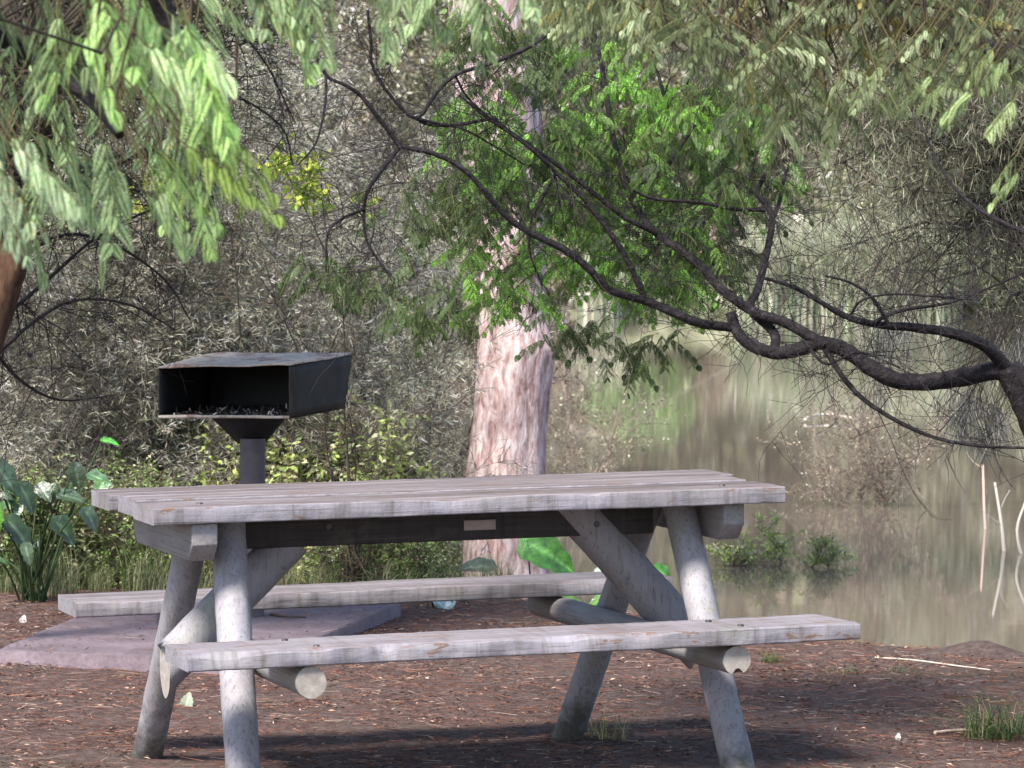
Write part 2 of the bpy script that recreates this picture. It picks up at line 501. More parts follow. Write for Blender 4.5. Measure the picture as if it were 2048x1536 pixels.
def plank(x0, x1, y0, y1, z0, z1, seed, wear=0.0015, nicks=0, rnd=0.005, step=0.02, skew=0.0):
    """board along x with rounded worn edges"""
    r = np.random.default_rng(seed)
    w, h = (y1 - y0) / 2, (z1 - z0) / 2
    sec = []
    def edge(a, b, k):
        for t in np.linspace(0, 1, k, endpoint=False): sec.append((a[0] + (b[0] - a[0]) * t, a[1] + (b[1] - a[1]) * t))
    for (sy, sz), a0 in (((1, 1), 0), ((-1, 1), 90), ((-1, -1), 180), ((1, -1), 270)):
        for a in (0, 30, 60, 90):
            sec.append((sy * (w - rnd) + rnd * math.cos(rad(a0 + a)), sz * (h - rnd) + rnd * math.sin(rad(a0 + a))))
    # extra points on wide faces
    s2 = []
    for k in range(len(sec)):
        s2.append(sec[k])
        a, b = sec[k], sec[(k + 1) % len(sec)]
        L = math.hypot(b[0] - a[0], b[1] - a[1])
        if L > 0.03:
            nn = int(L / 0.02)
            for q in range(1, nn): s2.append((a[0] + (b[0] - a[0]) * q / nn, a[1] + (b[1] - a[1]) * q / nn))
    sec = np.array(s2); n = len(sec)
    xs = np.arange(x0, x1 + step * 0.5, step); xs[-1] = x1
    M = len(xs)
    V = np.zeros((M, n, 3))
    V[:, :, 0] = xs[:, None]; V[:, :, 1] = sec[None, :, 0] + (y0 + y1) / 2; V[:, :, 2] = sec[None, :, 1] + (z0 + z1) / 2
    corner = (np.abs(np.abs(sec[:, 0]) - w) < rnd * 1.01) & (np.abs(np.abs(sec[:, 1]) - h) < rnd * 1.01)
    nz = np.cumsum(r.normal(size=M)) ; nz = (nz - np.linspace(nz[0], nz[-1], M)); nz /= max(1, np.abs(nz).max())
    V[:, :, 2] += (nz * 0.0012)[:, None]
    V[:, :, 1:] += r.normal(size=(M, n, 2)) * wear * 0.12
    cen = np.array([(y0 + y1) / 2, (z0 + z1) / 2])
    dl = cen - V[:, corner][:, :, 1:]
    V[:, corner, 1:] += nrm(dl) * np.abs(r.normal(size=(M, corner.sum(), 1))) * wear * 0.22
    if nicks:
        ft = corner & (sec[:, 0] < 0) & (sec[:, 1] > 0)      # front top edge chipped away
        amp = np.zeros(M)
        for k in range(nicks):
            c = r.uniform(0, M); wd = r.uniform(1, 5); amp += r.uniform(0.002, 0.010) * np.exp(-((np.arange(M) - c) / wd) ** 2)
        V[:, ft, 1] += amp[:, None] * 0.7; V[:, ft, 2] -= amp[:, None]
    V[-1, :, 0] += skew * (sec[:, 0] / w)
    V = V.reshape(-1, 3)
    i = np.arange(M - 1)[:, None] * n; k = np.arange(n)[None]
    F = np.stack([i + k, i + (k + 1) % n, i + n + (k + 1) % n, i + n + k], -1).reshape(-1, 4)[:, ::-1]
    caps = []
    for base, flip in ((0, 1), ((M - 1) * n, 0)):
        ring = V[base:base + n]; c = ring.mean(0)
        vv = np.vstack([ring, c]); kk = np.arange(n)
        f = np.stack([np.full(n, n), kk, (kk + 1) % n], 1)
        if not flip: f = f[:, ::-1]
        caps.append((vv, f, None))
    return [(V, F, None)] + caps

TZ, TT = 0.75, 0.0446
ys = [-0.369, -0.127, 0.125, 0.369]
for k, (dx0, dx1) in enumerate(((0, 0), (0.014, -0.015), (-0.008, 0.045))):
    o = obj('tabletop_plank', make_mesh('plank', plank(-0.887 + dx0, 0.887 + dx1, ys[k] + (0.009 if k else 0), ys[k + 1], TZ - TT + 0.001 * k, TZ + (0, 0.004, 0.001)[k], 10 + k, 0.002, 2, 0.004), WOOD if k == 0 else WOOD_TOP, True), table)
for o in table.children: o.data.materials[0] = WOOD_TOP
BZ, BT = 0.417, 0.0444
o = obj('bench_seat', make_mesh('bench_seat', plank(-0.905, 0.905, -0.809, -0.556, BZ - BT, BZ, 21, 0.003, 14, skew=-0.012), WOOD_PEEL, True), table)
o['label'] = 'near bench seat with peeling chipped front edge'
o = obj('bench_seat', make_mesh('bench_seat', plank(-0.905, 0.905, 0.556, 0.809, BZ - BT, BZ, 22, 0.0025, 5), WOOD, True), table)
o['label'] = 'far bench seat'

def post(a, b, r, seed, n=28, cut=None, notch=False, step=0.03, ztop=None):
    """round pole a->b; cut=('x') makes both ends planar in x ; end caps get material 1"""
    rg = np.random.default_rng(seed)
    a = np.array(a, float); b = np.array(b, float)
    d = nrm(b - a); u = nrm(np.cross(d, [0.0, 1.0, 0.02])); v = np.cross(d, u)
    M = max(4, int(np.linalg.norm(b - a) / step)); an = np.arange(n) * 2 * math.pi / n
    V = np.zeros((M, n, 3))
    wob = 1 + 0.015 * np.sin(an * 2 + rg.random() * 6)
    for i in range(M):
        t = i / (M - 1); c = a + (b - a) * t
        rr = r * wob * (1 + 0.02 * math.sin(t * 5 + seed)) + rg.normal(size=n) * r * 0.012
        if notch and i <= 2:
            down = (np.cos(an) * u[2] + np.sin(an) * v[2])
            rr = rr * np.where(down < -0.93, 0.55, 1.0)
        V[i] = c + (np.cos(an) * rr)[:, None] * u + (np.sin(an) * rr)[:, None] * v
    if cut == 'x0':   # plane x = a.x at the first end
        s = (a[0] - V[0, :, 0]) / d[0]; V[0] += s[:, None] * d
    if ztop:
        for q in range(-4, 0):
            s = (ztop - V[q, :, 2]) / d[2]; V[q] += np.where((q == -1) | (s < 0), s, 0)[:, None] * d
    V = V.reshape(-1, 3)
    i = np.arange(M - 1)[:, None] * n; k = np.arange(n)[None]
    F = np.stack([i + k, i + (k + 1) % n, i + n + (k + 1) % n, i + n + k], -1).reshape(-1, 4)
    out = [(V, F, None, 0)]
    for base in (0, (M - 1) * n):
        ring = V[base:base + n]; c = ring.mean(0); kk = np.arange(n)
        f = np.stack([np.full(n, n), kk, (kk + 1) % n], 1)
        out.append((np.vstack([ring, c]), f, None, 1))
    return out
PM = [WOOD_Z, END]
def add_post(name, a, b, r, seed, mats=PM, **kw):
    me = make_mesh(name, post(a, b, r, seed, **kw), None, True, mats)
    # flat caps
    sm = np.ones(len(me.polygons), bool); mi_ = np.zeros(len(me.polygons), np.int32)
    me.polygons.foreach_get('material_index', mi_)
    me.polygons.foreach_set('use_smooth', mi_ == 0)
    return obj(name, me, table)
add_post('leg', (-0.630, -0.125, 0.702), (-0.730, -0.72, -0.20), 0.0465, 1)
add_post('leg', (-0.655, 0.105, 0.702), (-0.700, 0.72, -0.20), 0.0435, 2)
add_post('leg', (0.662, -0.130, 0.702), (0.655, -0.72, -0.20), 0.0445, 3)
add_post('leg', (0.672, 0.110, 0.702), (0.575, 0.72, -0.20), 0.0435, 4)
SZ = BZ - BT - 0.0415
add_post('bench_support', (-0.585, -0.797, SZ), (-0.578, 0.79, SZ), 0.0415, 5, [WOOD_Y, END])
add_post('bench_support', (0.573, -0.79, SZ), (0.560, 0.79, SZ), 0.0385, 6, [WOOD_Y, END], notch=True, step=0.012)
add_post('brace', (-0.778, 0.0, 0.285), (-0.420, 0.0, 0.625), 0.058, 7, [WOOD_Z, END], cut='x0')
add_post('brace', (0.735, -0.02, 0.305), (0.385, -0.02, 0.690), 0.061, 8, [WOOD_Z, WOOD_Z], cut='x0', ztop=0.704)

def prism(poly, axis, lo, hi):
    """extrude 2D polygon (other two axes in order) along axis"""
    poly = np.array(poly, float); n = len(poly)
    def lift(v):
        o = np.zeros((n, 3)); oth = [k for k in range(3) if k != axis]
        o[:, oth[0]] = poly[:, 0]; o[:, oth[1]] = poly[:, 1]; o[:, axis] = v
        return o
    A, B = lift(lo), lift(hi); k = np.arange(n)
    out = [(np.vstack([A, B]), np.stack([k, (k + 1) % n, n + (k + 1) % n, n + k], 1), None)]
    for R in (A, B): out.append((R, k[None], None))
    return out
def bevelled(o, w=0.004, seg=2):
    md = o.modifiers.new('bevel', 'BEVEL'); md.width = w; md.segments = seg; md.limit_method = 'ANGLE'; return o
def weld(me):
    import bmesh
    bm = bmesh.new(); bm.from_mesh(me); bmesh.ops.remove_doubles(bm, verts=bm.verts, dist=1e-5)
    bmesh.ops.recalc_face_normals(bm, faces=bm.faces); bm.to_mesh(me); bm.free(); return me
def beam(name, parts, mat, parent, bw=0.004):
    return bevelled(obj(name, weld(make_mesh(name, parts, mat)), parent), bw)
zb = TZ - TT - 0.001
def cross(x0, x1, ye):
    poly = [(-ye, zb), (-ye, 0.647), (-ye + 0.045, 0.603), (ye - 0.045, 0.603), (ye, 0.647), (ye, zb)]
    return prism(poly, 0, x0, x1)
beam('crossbeam', cross(-0.782, -0.712, 0.352), WOOD_Y, table)
beam('crossbeam', cross(0.722, 0.784, 0.325), WOOD_Y, table)
beam('centre_beam', prism([(-0.061, zb), (-0.061, 0.607), (0.061, 0.607), (0.061, zb)], 0, -0.600, 0.615), SHADED_TIMBER, table)
beam('metal_plate', prism([(-0.0655, 0.663), (-0.0655, 0.635), (-0.062, 0.635), (-0.062, 0.663)], 0, 0.056, 0.148), PLATE_M, table, 0.0008)
# bolts
BOLT = steel('bolt_steel', [(0.3, (0.05, 0.045, 0.045)), (0.7, (0.14, 0.12, 0.12))], 0.5, 0.6)
def disc(c, axis_, r=0.009, h=0.006):
    a = np.array(c, float); d = nrm(np.array(axis_, float))
    return tube_parts([a, a + d * h], [r, r * 0.85], 10, sub=1)
for c, ax in (((-0.33, -0.060, 0.66), (0, -1, 0)), ((0.44, -0.080, 0.640), (0, -1, 0)), ((0.665, -0.078, 0.355), (0.1, -1, 0.2)),
              ((-0.60, -0.60, BZ), (0, 0, 1)), ((-0.56, -0.76, BZ), (0, 0, 1)), ((0.56, -0.62, BZ), (0, 0, 1)), ((0.60, -0.75, BZ), (0, 0, 1)),
              ((-0.74, -0.27, TZ), (0, 0, 1)), ((0.74, -0.27, TZ), (0, 0, 1))):
    obj('bolt', make_mesh('bolt', disc(c, ax, h=0.004), BOLT, True), table)

# ------------------------------------------------------------------ pedestal grill
gb = on_plane(503, 1232, pz)
grill = thing('pedestal_grill', 'black steel park barbecue box on a round post, open fire box facing the table', 'barbecue', gb)
r2 = nrm(np.array([RT[0], RT[1], 0])); f2 = nrm(np.array([FW[0], FW[1], 0])); zz = np.array([0, 0, 1.])
GT = float(np.dot(gb - CAM, FW))
def G(px, py, dd):      # point relative to grill base
    return at(px, py, GT + dd) - gb
fr_b = [G(318, 837, 0.0), G(579, 838, -0.30)]
fr_t = [G(318, 737, 0.0), G(579, 733, -0.30)]
bk_t = [G(427, 709, 0.40), G(703, 711, 0.10)]
bk_b = [G(416, 818, 0.37), G(689, 817, 0.07)]
def sheet(quad, th, name, mat, parent, cuts=6, seed=0, rough=0.0012):
    q = np.array(quad); n = cuts + 1; rg = np.random.default_rng(seed)
    s, t = np.meshgrid(np.linspace(0, 1, n), np.linspace(0, 1, n))
    P = ((1 - s) * (1 - t))[..., None] * q[0] + (s * (1 - t))[..., None] * q[1] + (s * t)[..., None] * q[2] + ((1 - s) * t)[..., None] * q[3]
    nn = nrm(np.cross(q[1] - q[0], q[3] - q[0]))
    P = P + rg.normal(size=P.shape[:2] + (1,)) * rough * nn
    P = P.reshape(-1, 3); i_ = np.arange(n - 1)[:, None] * n + np.arange(n - 1)[None]
    F_ = np.stack([i_, i_ + 1, i_ + n + 1, i_ + n], -1).reshape(-1, 4)
    o = obj(name, make_mesh(name, [(P, F_, None)], mat), parent)
    md = o.modifiers.new('s', 'SOLIDIFY'); md.thickness = th; md.offset = 0
    return o
fb = obj('firebox', None, grill)
# outer box: welded walls with thickness, outer skin steel, inner soot
def inset(a, b, k): return a + (b - a) * k
sheet([fr_b[0], bk_b[0], bk_t[0], fr_t[0]], 0.005, 'side_panel', SOOT, grill, seed=1)
sheet([fr_b[1], bk_b[1], bk_t[1], fr_t[1]], 0.005, 'side_panel', STEEL, grill, seed=2)
sheet([bk_b[0], bk_b[1], bk_t[1], bk_t[0]], 0.005, 'back_panel', SOOT, grill, seed=3)
lip = zz * 0.006
sheet([fr_b[0] + lip, fr_b[1] + lip, bk_b[1] + lip, bk_b[0] + lip], 0.008, 'floor_plate', SOOT, grill, 8, 4, 0.002)
ex = nrm(fr_t[1] - fr_t[0]) * 0.004; ey = nrm(bk_t[0] - fr_t[0]) * 0.004
sheet([fr_t[0] - ex - ey + lip, fr_t[1] + ex - ey + lip, bk_t[1] + ex + ey + lip, bk_t[0] - ex + ey + lip], 0.006, 'top_plate', RUST_TOP, grill, 10, 5, 0.0022)
bpy.data.objects.remove(fb)
# rusty front rail along the floor edge
obj('front_rail', make_mesh('front_rail', tube_parts([fr_b[0] + lip, inset(fr_b[0], fr_b[1], 0.5) + lip * 1.3, fr_b[1] + lip], [0.006] * 3, 8, bump=0.15, rng=rng), RUST_TOP, False), grill)
# ash and charcoal on the floor
ra = np.random.default_rng(77)
k = 180
s_, t_ = ra.random(k) * 0.9 + 0.05, ra.random(k) ** 1.5 * 0.8 + 0.03
P = (1 - t_)[:, None] * (fr_b[0] * (1 - s_)[:, None] + fr_b[1] * s_[:, None]) + t_[:, None] * (bk_b[0] * (1 - s_)[:, None] + bk_b[1] * s_[:, None]) + lip * 2
obj('ash', make_mesh('ash', [segs(P, P + vjit(ra, k, 0.008) + [0, 0, 0.004], 0.004, 0.003, tints(ra, k, (0.06, 0.05, 0.045), 0.6, (0.45, 0.42, 0.4), 0.12), 4)], DRY), grill)['kind'] = 'stuff'
# bracket: tapered funnel to the post
tc = (fr_b[0] + fr_b[1] + bk_b[0] + bk_b[1]) / 4
top_w, bot_w = 0.140, 0.050
tb_, bb_ = G(495, 838, 0.02), G(502, 886, 0.02)
def ringsq(c, w, n=24):
    a = np.arange(n) * 2 * math.pi / n
    rr = w / np.maximum(np.abs(np.cos(a - 0.5)), np.abs(np.sin(a - 0.5))) * 0.92
    rr = np.minimum(rr, w * 1.15)
    return c + (np.cos(a) * rr)[:, None] * r2 + (np.sin(a) * rr * 0.9)[:, None] * f2
R0, R1 = ringsq(tb_, top_w), ringsq(bb_, bot_w); R0[:, 2] = np.interp(0.5, [0, 1], [fr_b[0][2], bk_b[0][2]]) + 0.004
k = np.arange(24)
obj('bracket', make_mesh('bracket', [(np.vstack([R0, R1]), np.stack([k, 24 + k, 24 + (k + 1) % 24, (k + 1) % 24], 1), None)], SOOT), grill)
obj('post', make_mesh('post', tube_parts([[0, 0, -0.1], [0, 0, 0.3], [0, 0, bb_[2] + 0.02]], [0.0485] * 3, 20, sub=3), POST_M, True), grill)
bpy.context.view_layer.update()

# ------------------------------------------------------------------ plant builders
def frond(rg, base, d, L, npair=9, pl=0.09, nleaf=16, ll=0.016, lw=0.0042, droop=0.5, grav=0.7, color=(0.2, 0.4, 0.1), var=0.15, tipcol=None, rach=(0.16, 0.18, 0.06)):
    """feathery bipinnate leaf: list of parts"""
    d = nrm(d); down = np.array([0, 0, -1.])
    side = nrm(np.cross(d, [rg.normal() * 0.2, rg.normal() * 0.2, 1.0]))
    s = np.linspace(0.12, 1, npair)
    def curve(t): return base + d * L * t[:, None] + down * droop * L * (t ** 2)[:, None]
    RP = curve(s)
    T = nrm(d + 2 * droop * s[:, None] * down)
    parts = []
    tt = np.linspace(0, 1, 6); cp = curve(tt)
    parts.append(segs(cp[:-1], cp[1:], 0.0014, 0.0011, rach))
    PB = np.repeat(RP, 2, 0); TT_ = np.repeat(T, 2, 0)
    sg = np.tile([1., -1.], npair)[:, None]
    prof = np.repeat(np.clip(1.15 * np.sin(np.pi * (0.12 + 0.8 * s)) ** 0.6, 0.35, 1), 2)
    PD = nrm(side * sg * 0.75 + TT_ * 0.55 + down * grav + vjit(rg, npair * 2, 0.22))
    PL = pl * prof * rg.uniform(0.85, 1.1, npair * 2)
    q = (np.arange(nleaf) + 0.6) / nleaf
    # pinna axis droop
    base_p = PB[:, None] + PD[:, None] * (PL[:, None] * q)[..., None] + down * (0.25 * PL[:, None] * q ** 2)[..., None]
    axd = nrm(PD[:, None] + down * (0.5 * q)[None, :, None])
    nn = nrm(np.cross(PD, side * sg * 0.3 + d * 0.6 + rg.normal(size=3) * 0.25))
    lat = nrm(np.cross(np.repeat(nn[:, None], nleaf, 1), axd))
    lp = ll * np.minimum(1, 0.55 + q * 3) * np.clip(1.08 - q ** 2.2, 0.1, 1)
    BP, DD, SS, LL = [], [], [], []
    for sgn in (1, -1):
        dl = nrm(lat * sgn + axd * 0.45 + down * 0.12)
        BP.append(base_p.reshape(-1, 3)); DD.append(dl.reshape(-1, 3)); SS.append(axd.reshape(-1, 3))
        LL.append(np.tile(lp, npair * 2))
    BP = np.concatenate(BP); DD = np.concatenate(DD); SS = np.concatenate(SS); LL = np.concatenate(LL)
    C = tints(rg, len(BP), color, var)
    if tipcol is not None:
        k_ = rg.random(len(BP)) < 0.12; C[k_] = tints(rg, k_.sum(), tipcol, 0.15)
    parts.append(leaves(BP, DD, SS, LL, lw, C))
    e = PB + PD * PL[:, None] + down * (0.25 * PL)[:, None]
    mid = PB + PD * (PL * 0.5)[:, None] + down * (0.0625 * PL)[:, None]
    parts.append(segs(np.vstack([PB, mid]), np.vstack([mid, e]), 0.0008, 0.0006, rach))
    return parts

def merge(parts):
    """merge quad parts into one tuple"""
    Vs, Fs, Cs, o = [], [], [], 0
    for V_, F_, C_ in parts:
        C_ = np.asarray(C_ if C_ is not None else (0.5, 0.5, 0.5), float)
        if C_.ndim == 1: C_ = np.tile(C_, (len(V_), 1))
        Vs.append(V_); Fs.append(F_ + o); Cs.append(C_); o += len(V_)
    return np.vstack(Vs), np.vstack(Fs), np.vstack(Cs)

def twig_system(rg, A, B, R, levels, spread=0.7, up=0.3, wig=0.25, rmin=0.002):
    """A,B,R: primary segments. levels: list of (children_per_segment, length, nseg). returns all segs + terminal twig segs"""
    allA, allB, allR0, allR1 = [A], [B], [R], [R * 0.8]
    curA, curB, curR = A, B, R
    for (nc, ln, ns) in levels:
        n = len(curA); m_ = int(n * nc)
        idx = rg.integers(0, n, m_)
        t = rg.random(m_)[:, None]
        p = curA[idx] * (1 - t) + curB[idx] * t
        dd = nrm(curB[idx] - curA[idx])
        d_ = nrm(dd * (1 - spread) + nrm(rg.normal(size=(m_, 3))) * spread + np.array([0, 0, up]))
        r = np.maximum(curR[idx] * 0.45, rmin)
        L_ = ln * rg.uniform(0.5, 1.3, m_) / ns
        nA, nB, nR = [], [], []
        for k_ in range(ns):
            q_ = p + d_ * L_[:, None]
            nA.append(p); nB.append(q_); nR.append(r)
            p = q_; d_ = nrm(d_ + vjit(rg, m_, wig)); r = np.maximum(r * 0.8, rmin * 0.7)
        curA, curB, curR = np.vstack(nA), np.vstack(nB), np.concatenate(nR)
        allA.append(curA); allB.append(curB); allR0.append(curR); allR1.append(np.maximum(curR * 0.8, rmin * 0.6))
    return (np.vstack(allA), np.vstack(allB), np.concatenate(allR0), np.concatenate(allR1)), (curA, curB)

def shrub_parts(rg, H, Rad, nstem, levels, twigcol, leafcol, alt, pa, leafL, leafW, per, spread=0.7, up=0.25, rmin=0.0025, r0=0.015, lvar=0.35, droop=0.0, base_clear=0.0):
    A, B, R = [], [], []
    for k_ in range(nstem):
        a = rg.random() * 6.28; rr = Rad * 0.25 * rg.random()
        p = np.array([math.cos(a) * rr, math.sin(a) * rr, -0.1])
        d_ = nrm(np.array([math.cos(a) * Rad * rg.uniform(0.2, 0.9), math.sin(a) * Rad * rg.uniform(0.2, 0.9), H]))
        L_ = H * rg.uniform(0.7, 1.05) / 7; r = r0 * rg.uniform(0.6, 1.2)
        for s_i in range(7):
            q_ = p + d_ * L_
            A.append(p); B.append(q_); R.append(r)
            p = q_; d_ = nrm(d_ + rg.normal(size=3) * 0.16); r *= 0.82
    A, B, R = np.array(A), np.array(B), np.array(R)
    (a1, b1, ra_, rb_), (ta, tb) = twig_system(rg, A, B, R, levels, spread, up, rmin=rmin)
    tw = segs(a1, b1, ra_, rb_, tints(rg, len(a1), twigcol, 0.3))
    n = len(ta) * per
    idx = np.tile(np.arange(len(ta)), per)
    t = rg.random(n)[:, None]
    P_ = ta[idx] * (1 - t) + tb[idx] * t
    keep = P_[:, 2] > base_clear
    P_ = P_[keep]; idx = idx[keep]; n = len(P_)
    D_ = nrm(nrm(tb[idx] - ta[idx]) * 0.5 + nrm(rg.normal(size=(n, 3))) + np.array([0, 0, -droop]))
    # clumps of lighter and darker foliage
    cl = vnoise(P_[:, 0] * 3 + P_[:, 2] * 2, P_[:, 1] * 3 - P_[:, 2] * 2, 1.4, int(rg.integers(1e6)))
    if base_clear == 0:
        kk_ = cl > -0.22 - 0.25 * rg.random(n)
        P_, D_, cl = P_[kk_], D_[kk_] * [1, 1, 0.6] - [0, 0, 0.5], cl[kk_]; n = len(P_)
    C_ = tints(rg, n, leafcol, lvar, alt, pa) * np.exp(cl * 1.0)[:, None]
    lv = leaves(P_, D_, nrm(rg.normal(size=(n, 3))), leafL * rg.uniform(0.6, 1.3, n), leafW * rg.uniform(0.7, 1.2, n), np.clip(C_, 0.003, 0.8), 0.1)
    return tw, lv
def make_shrub(name, label, cat, group, seed, loc, rz=0, scale=1, leafmat=LEAF, woody='stems', **kw):
    rg = np.random.default_rng(seed)
    tw, lv = shrub_parts(rg, **kw)
    t = thing(name, label, cat, loc, group, (0, 0, rz), scale)
    obj(woody, make_mesh(woody, [tw], TWIG), t)
    obj('foliage', make_mesh('foliage', [lv], leafmat), t)
    return t
def gpoint(px, t, dz=0.0):
    """point on the terrain below photo column px at depth t"""
    p = at(px, 480, t)
    p = np.array([p[0], p[1], 0.0]); p[2] = float(height(p[0], p[1])) + dz
    return p

# ------------------------------------------------------------------ pink-barked gum tree
def gum():
    rg = np.random.default_rng(31)
    T0 = 16.6
    base = gpoint(1040, T0)
    t = thing('gum_tree', 'pink-barked gum tree with a seamed trunk standing on the shore behind the table', 'tree', base)
    # silhouette at rows (py, left, right)
    rows = [(1185, 905, 1125), (1150, 925, 1100), (1060, 930, 1092), (960, 934, 1090), (850, 946, 1094), (780, 952, 1100), (700, 955, 1112), (640, 958, 1090), (560, 960, 1088),
            (460, 955, 1092), (350, 935, 1090), (240, 912, 1082), (120, 905, 1078), (0, 898, 1072), (-200, 880, 1062), (-500, 850, 1050)]
    n = 56; V_ = []
    rr = np.array(rows, float)
    pys = np.arange(1210, -500, -14.0)
    for py in pys:
        L_ = np.interp(-py, -rr[:, 0], rr[:, 1]); R_ = np.interp(-py, -rr[:, 0], rr[:, 2])
        c = at((L_ + R_) / 2, py, T0) - base; w = (R_ - L_) / 2 / FPX * T0
        ang = np.arange(n) * 2 * math.pi / n            # 0 = right, 90 = away
        rad_ = w * np.ones(n)
        # deep seam on the side facing the camera, left of centre (a buttress runs down left of it)
        depth = np.interp(py, [-500, 0, 230, 330, 640, 700, 1000, 1200], [0.3, 0.34, 0.30, 0.05, 0.02, 0.28, 0.36, 0.4])
        cen = rad(np.interp(py, [0, 230, 700, 960, 1200], [258, 262, 231, 244, 252]))
        dd = (ang - cen + math.pi) % (2 * math.pi) - math.pi
        rad_ = rad_ * (1 - depth * np.exp(-(dd / 0.13) ** 2))
        rad_ *= 1 + 0.025 * np.sin(5 * ang + py * 0.004) + 0.015 * np.sin(11 * ang - py * 0.01) + 0.012 * np.sin(ang * 17 + py * 0.03) + rg.normal(size=n) * 0.006
        V_.append(c + (np.cos(ang) * rad_)[:, None] * r2 + (np.sin(ang) * rad_)[:, None] * f2)
    M = len(V_); V_ = np.concatenate(V_)
    i_ = np.arange(M - 1)[:, None] * n; k_ = np.arange(n)[None]
    F_ = np.stack([i_ + k_, i_ + (k_ + 1) % n, i_ + n + (k_ + 1) % n, i_ + n + k_], -1).reshape(-1, 4)
    obj('trunk', make_mesh('trunk', [(V_, F_, None)], PINK_BARK, True), t)
    top = at(950, -490, T0) - base
    A, B, R = [], [], []
    for a in range(7):
        p = top - [0, 0, 0.3]; d_ = nrm([math.cos(a * 0.9), math.sin(a * 0.9), 1.6]); r = 0.09
        for s_i in range(5):
            q_ = p + d_ * 0.45; A.append(p); B.append(q_); R.append(r); p = q_; d_ = nrm(d_ + rg.normal(size=3) * 0.2); r *= 0.75
    (a1, b1, ra_, rb_), (ta, tb) = twig_system(rg, np.array(A), np.array(B), np.array(R), [(3, 0.8, 3), (3, 0.4, 2)], 0.7, 0.1, rmin=0.004)
    obj('limbs', make_mesh('limbs', [segs(a1, b1, ra_, rb_, (0.45, 0.30, 0.28), 5)], TWIG), t)
    n_ = 14000; idx = rg.integers(0, len(ta), n_)
    P_ = ta[idx] + (tb[idx] - ta[idx]) * rg.random((n_, 1)) + vjit(rg, n_, 0.06)
    obj('crown', make_mesh('crown', [leaves(P_, nrm(rg.normal(size=(n_, 3)) * 0.6 + [0, 0, -1]), rg.normal(size=(n_, 3)), 0.10, 0.02, tints(rg, n_, (0.09, 0.12, 0.05)))], LEAF), t)
    return t
gum()

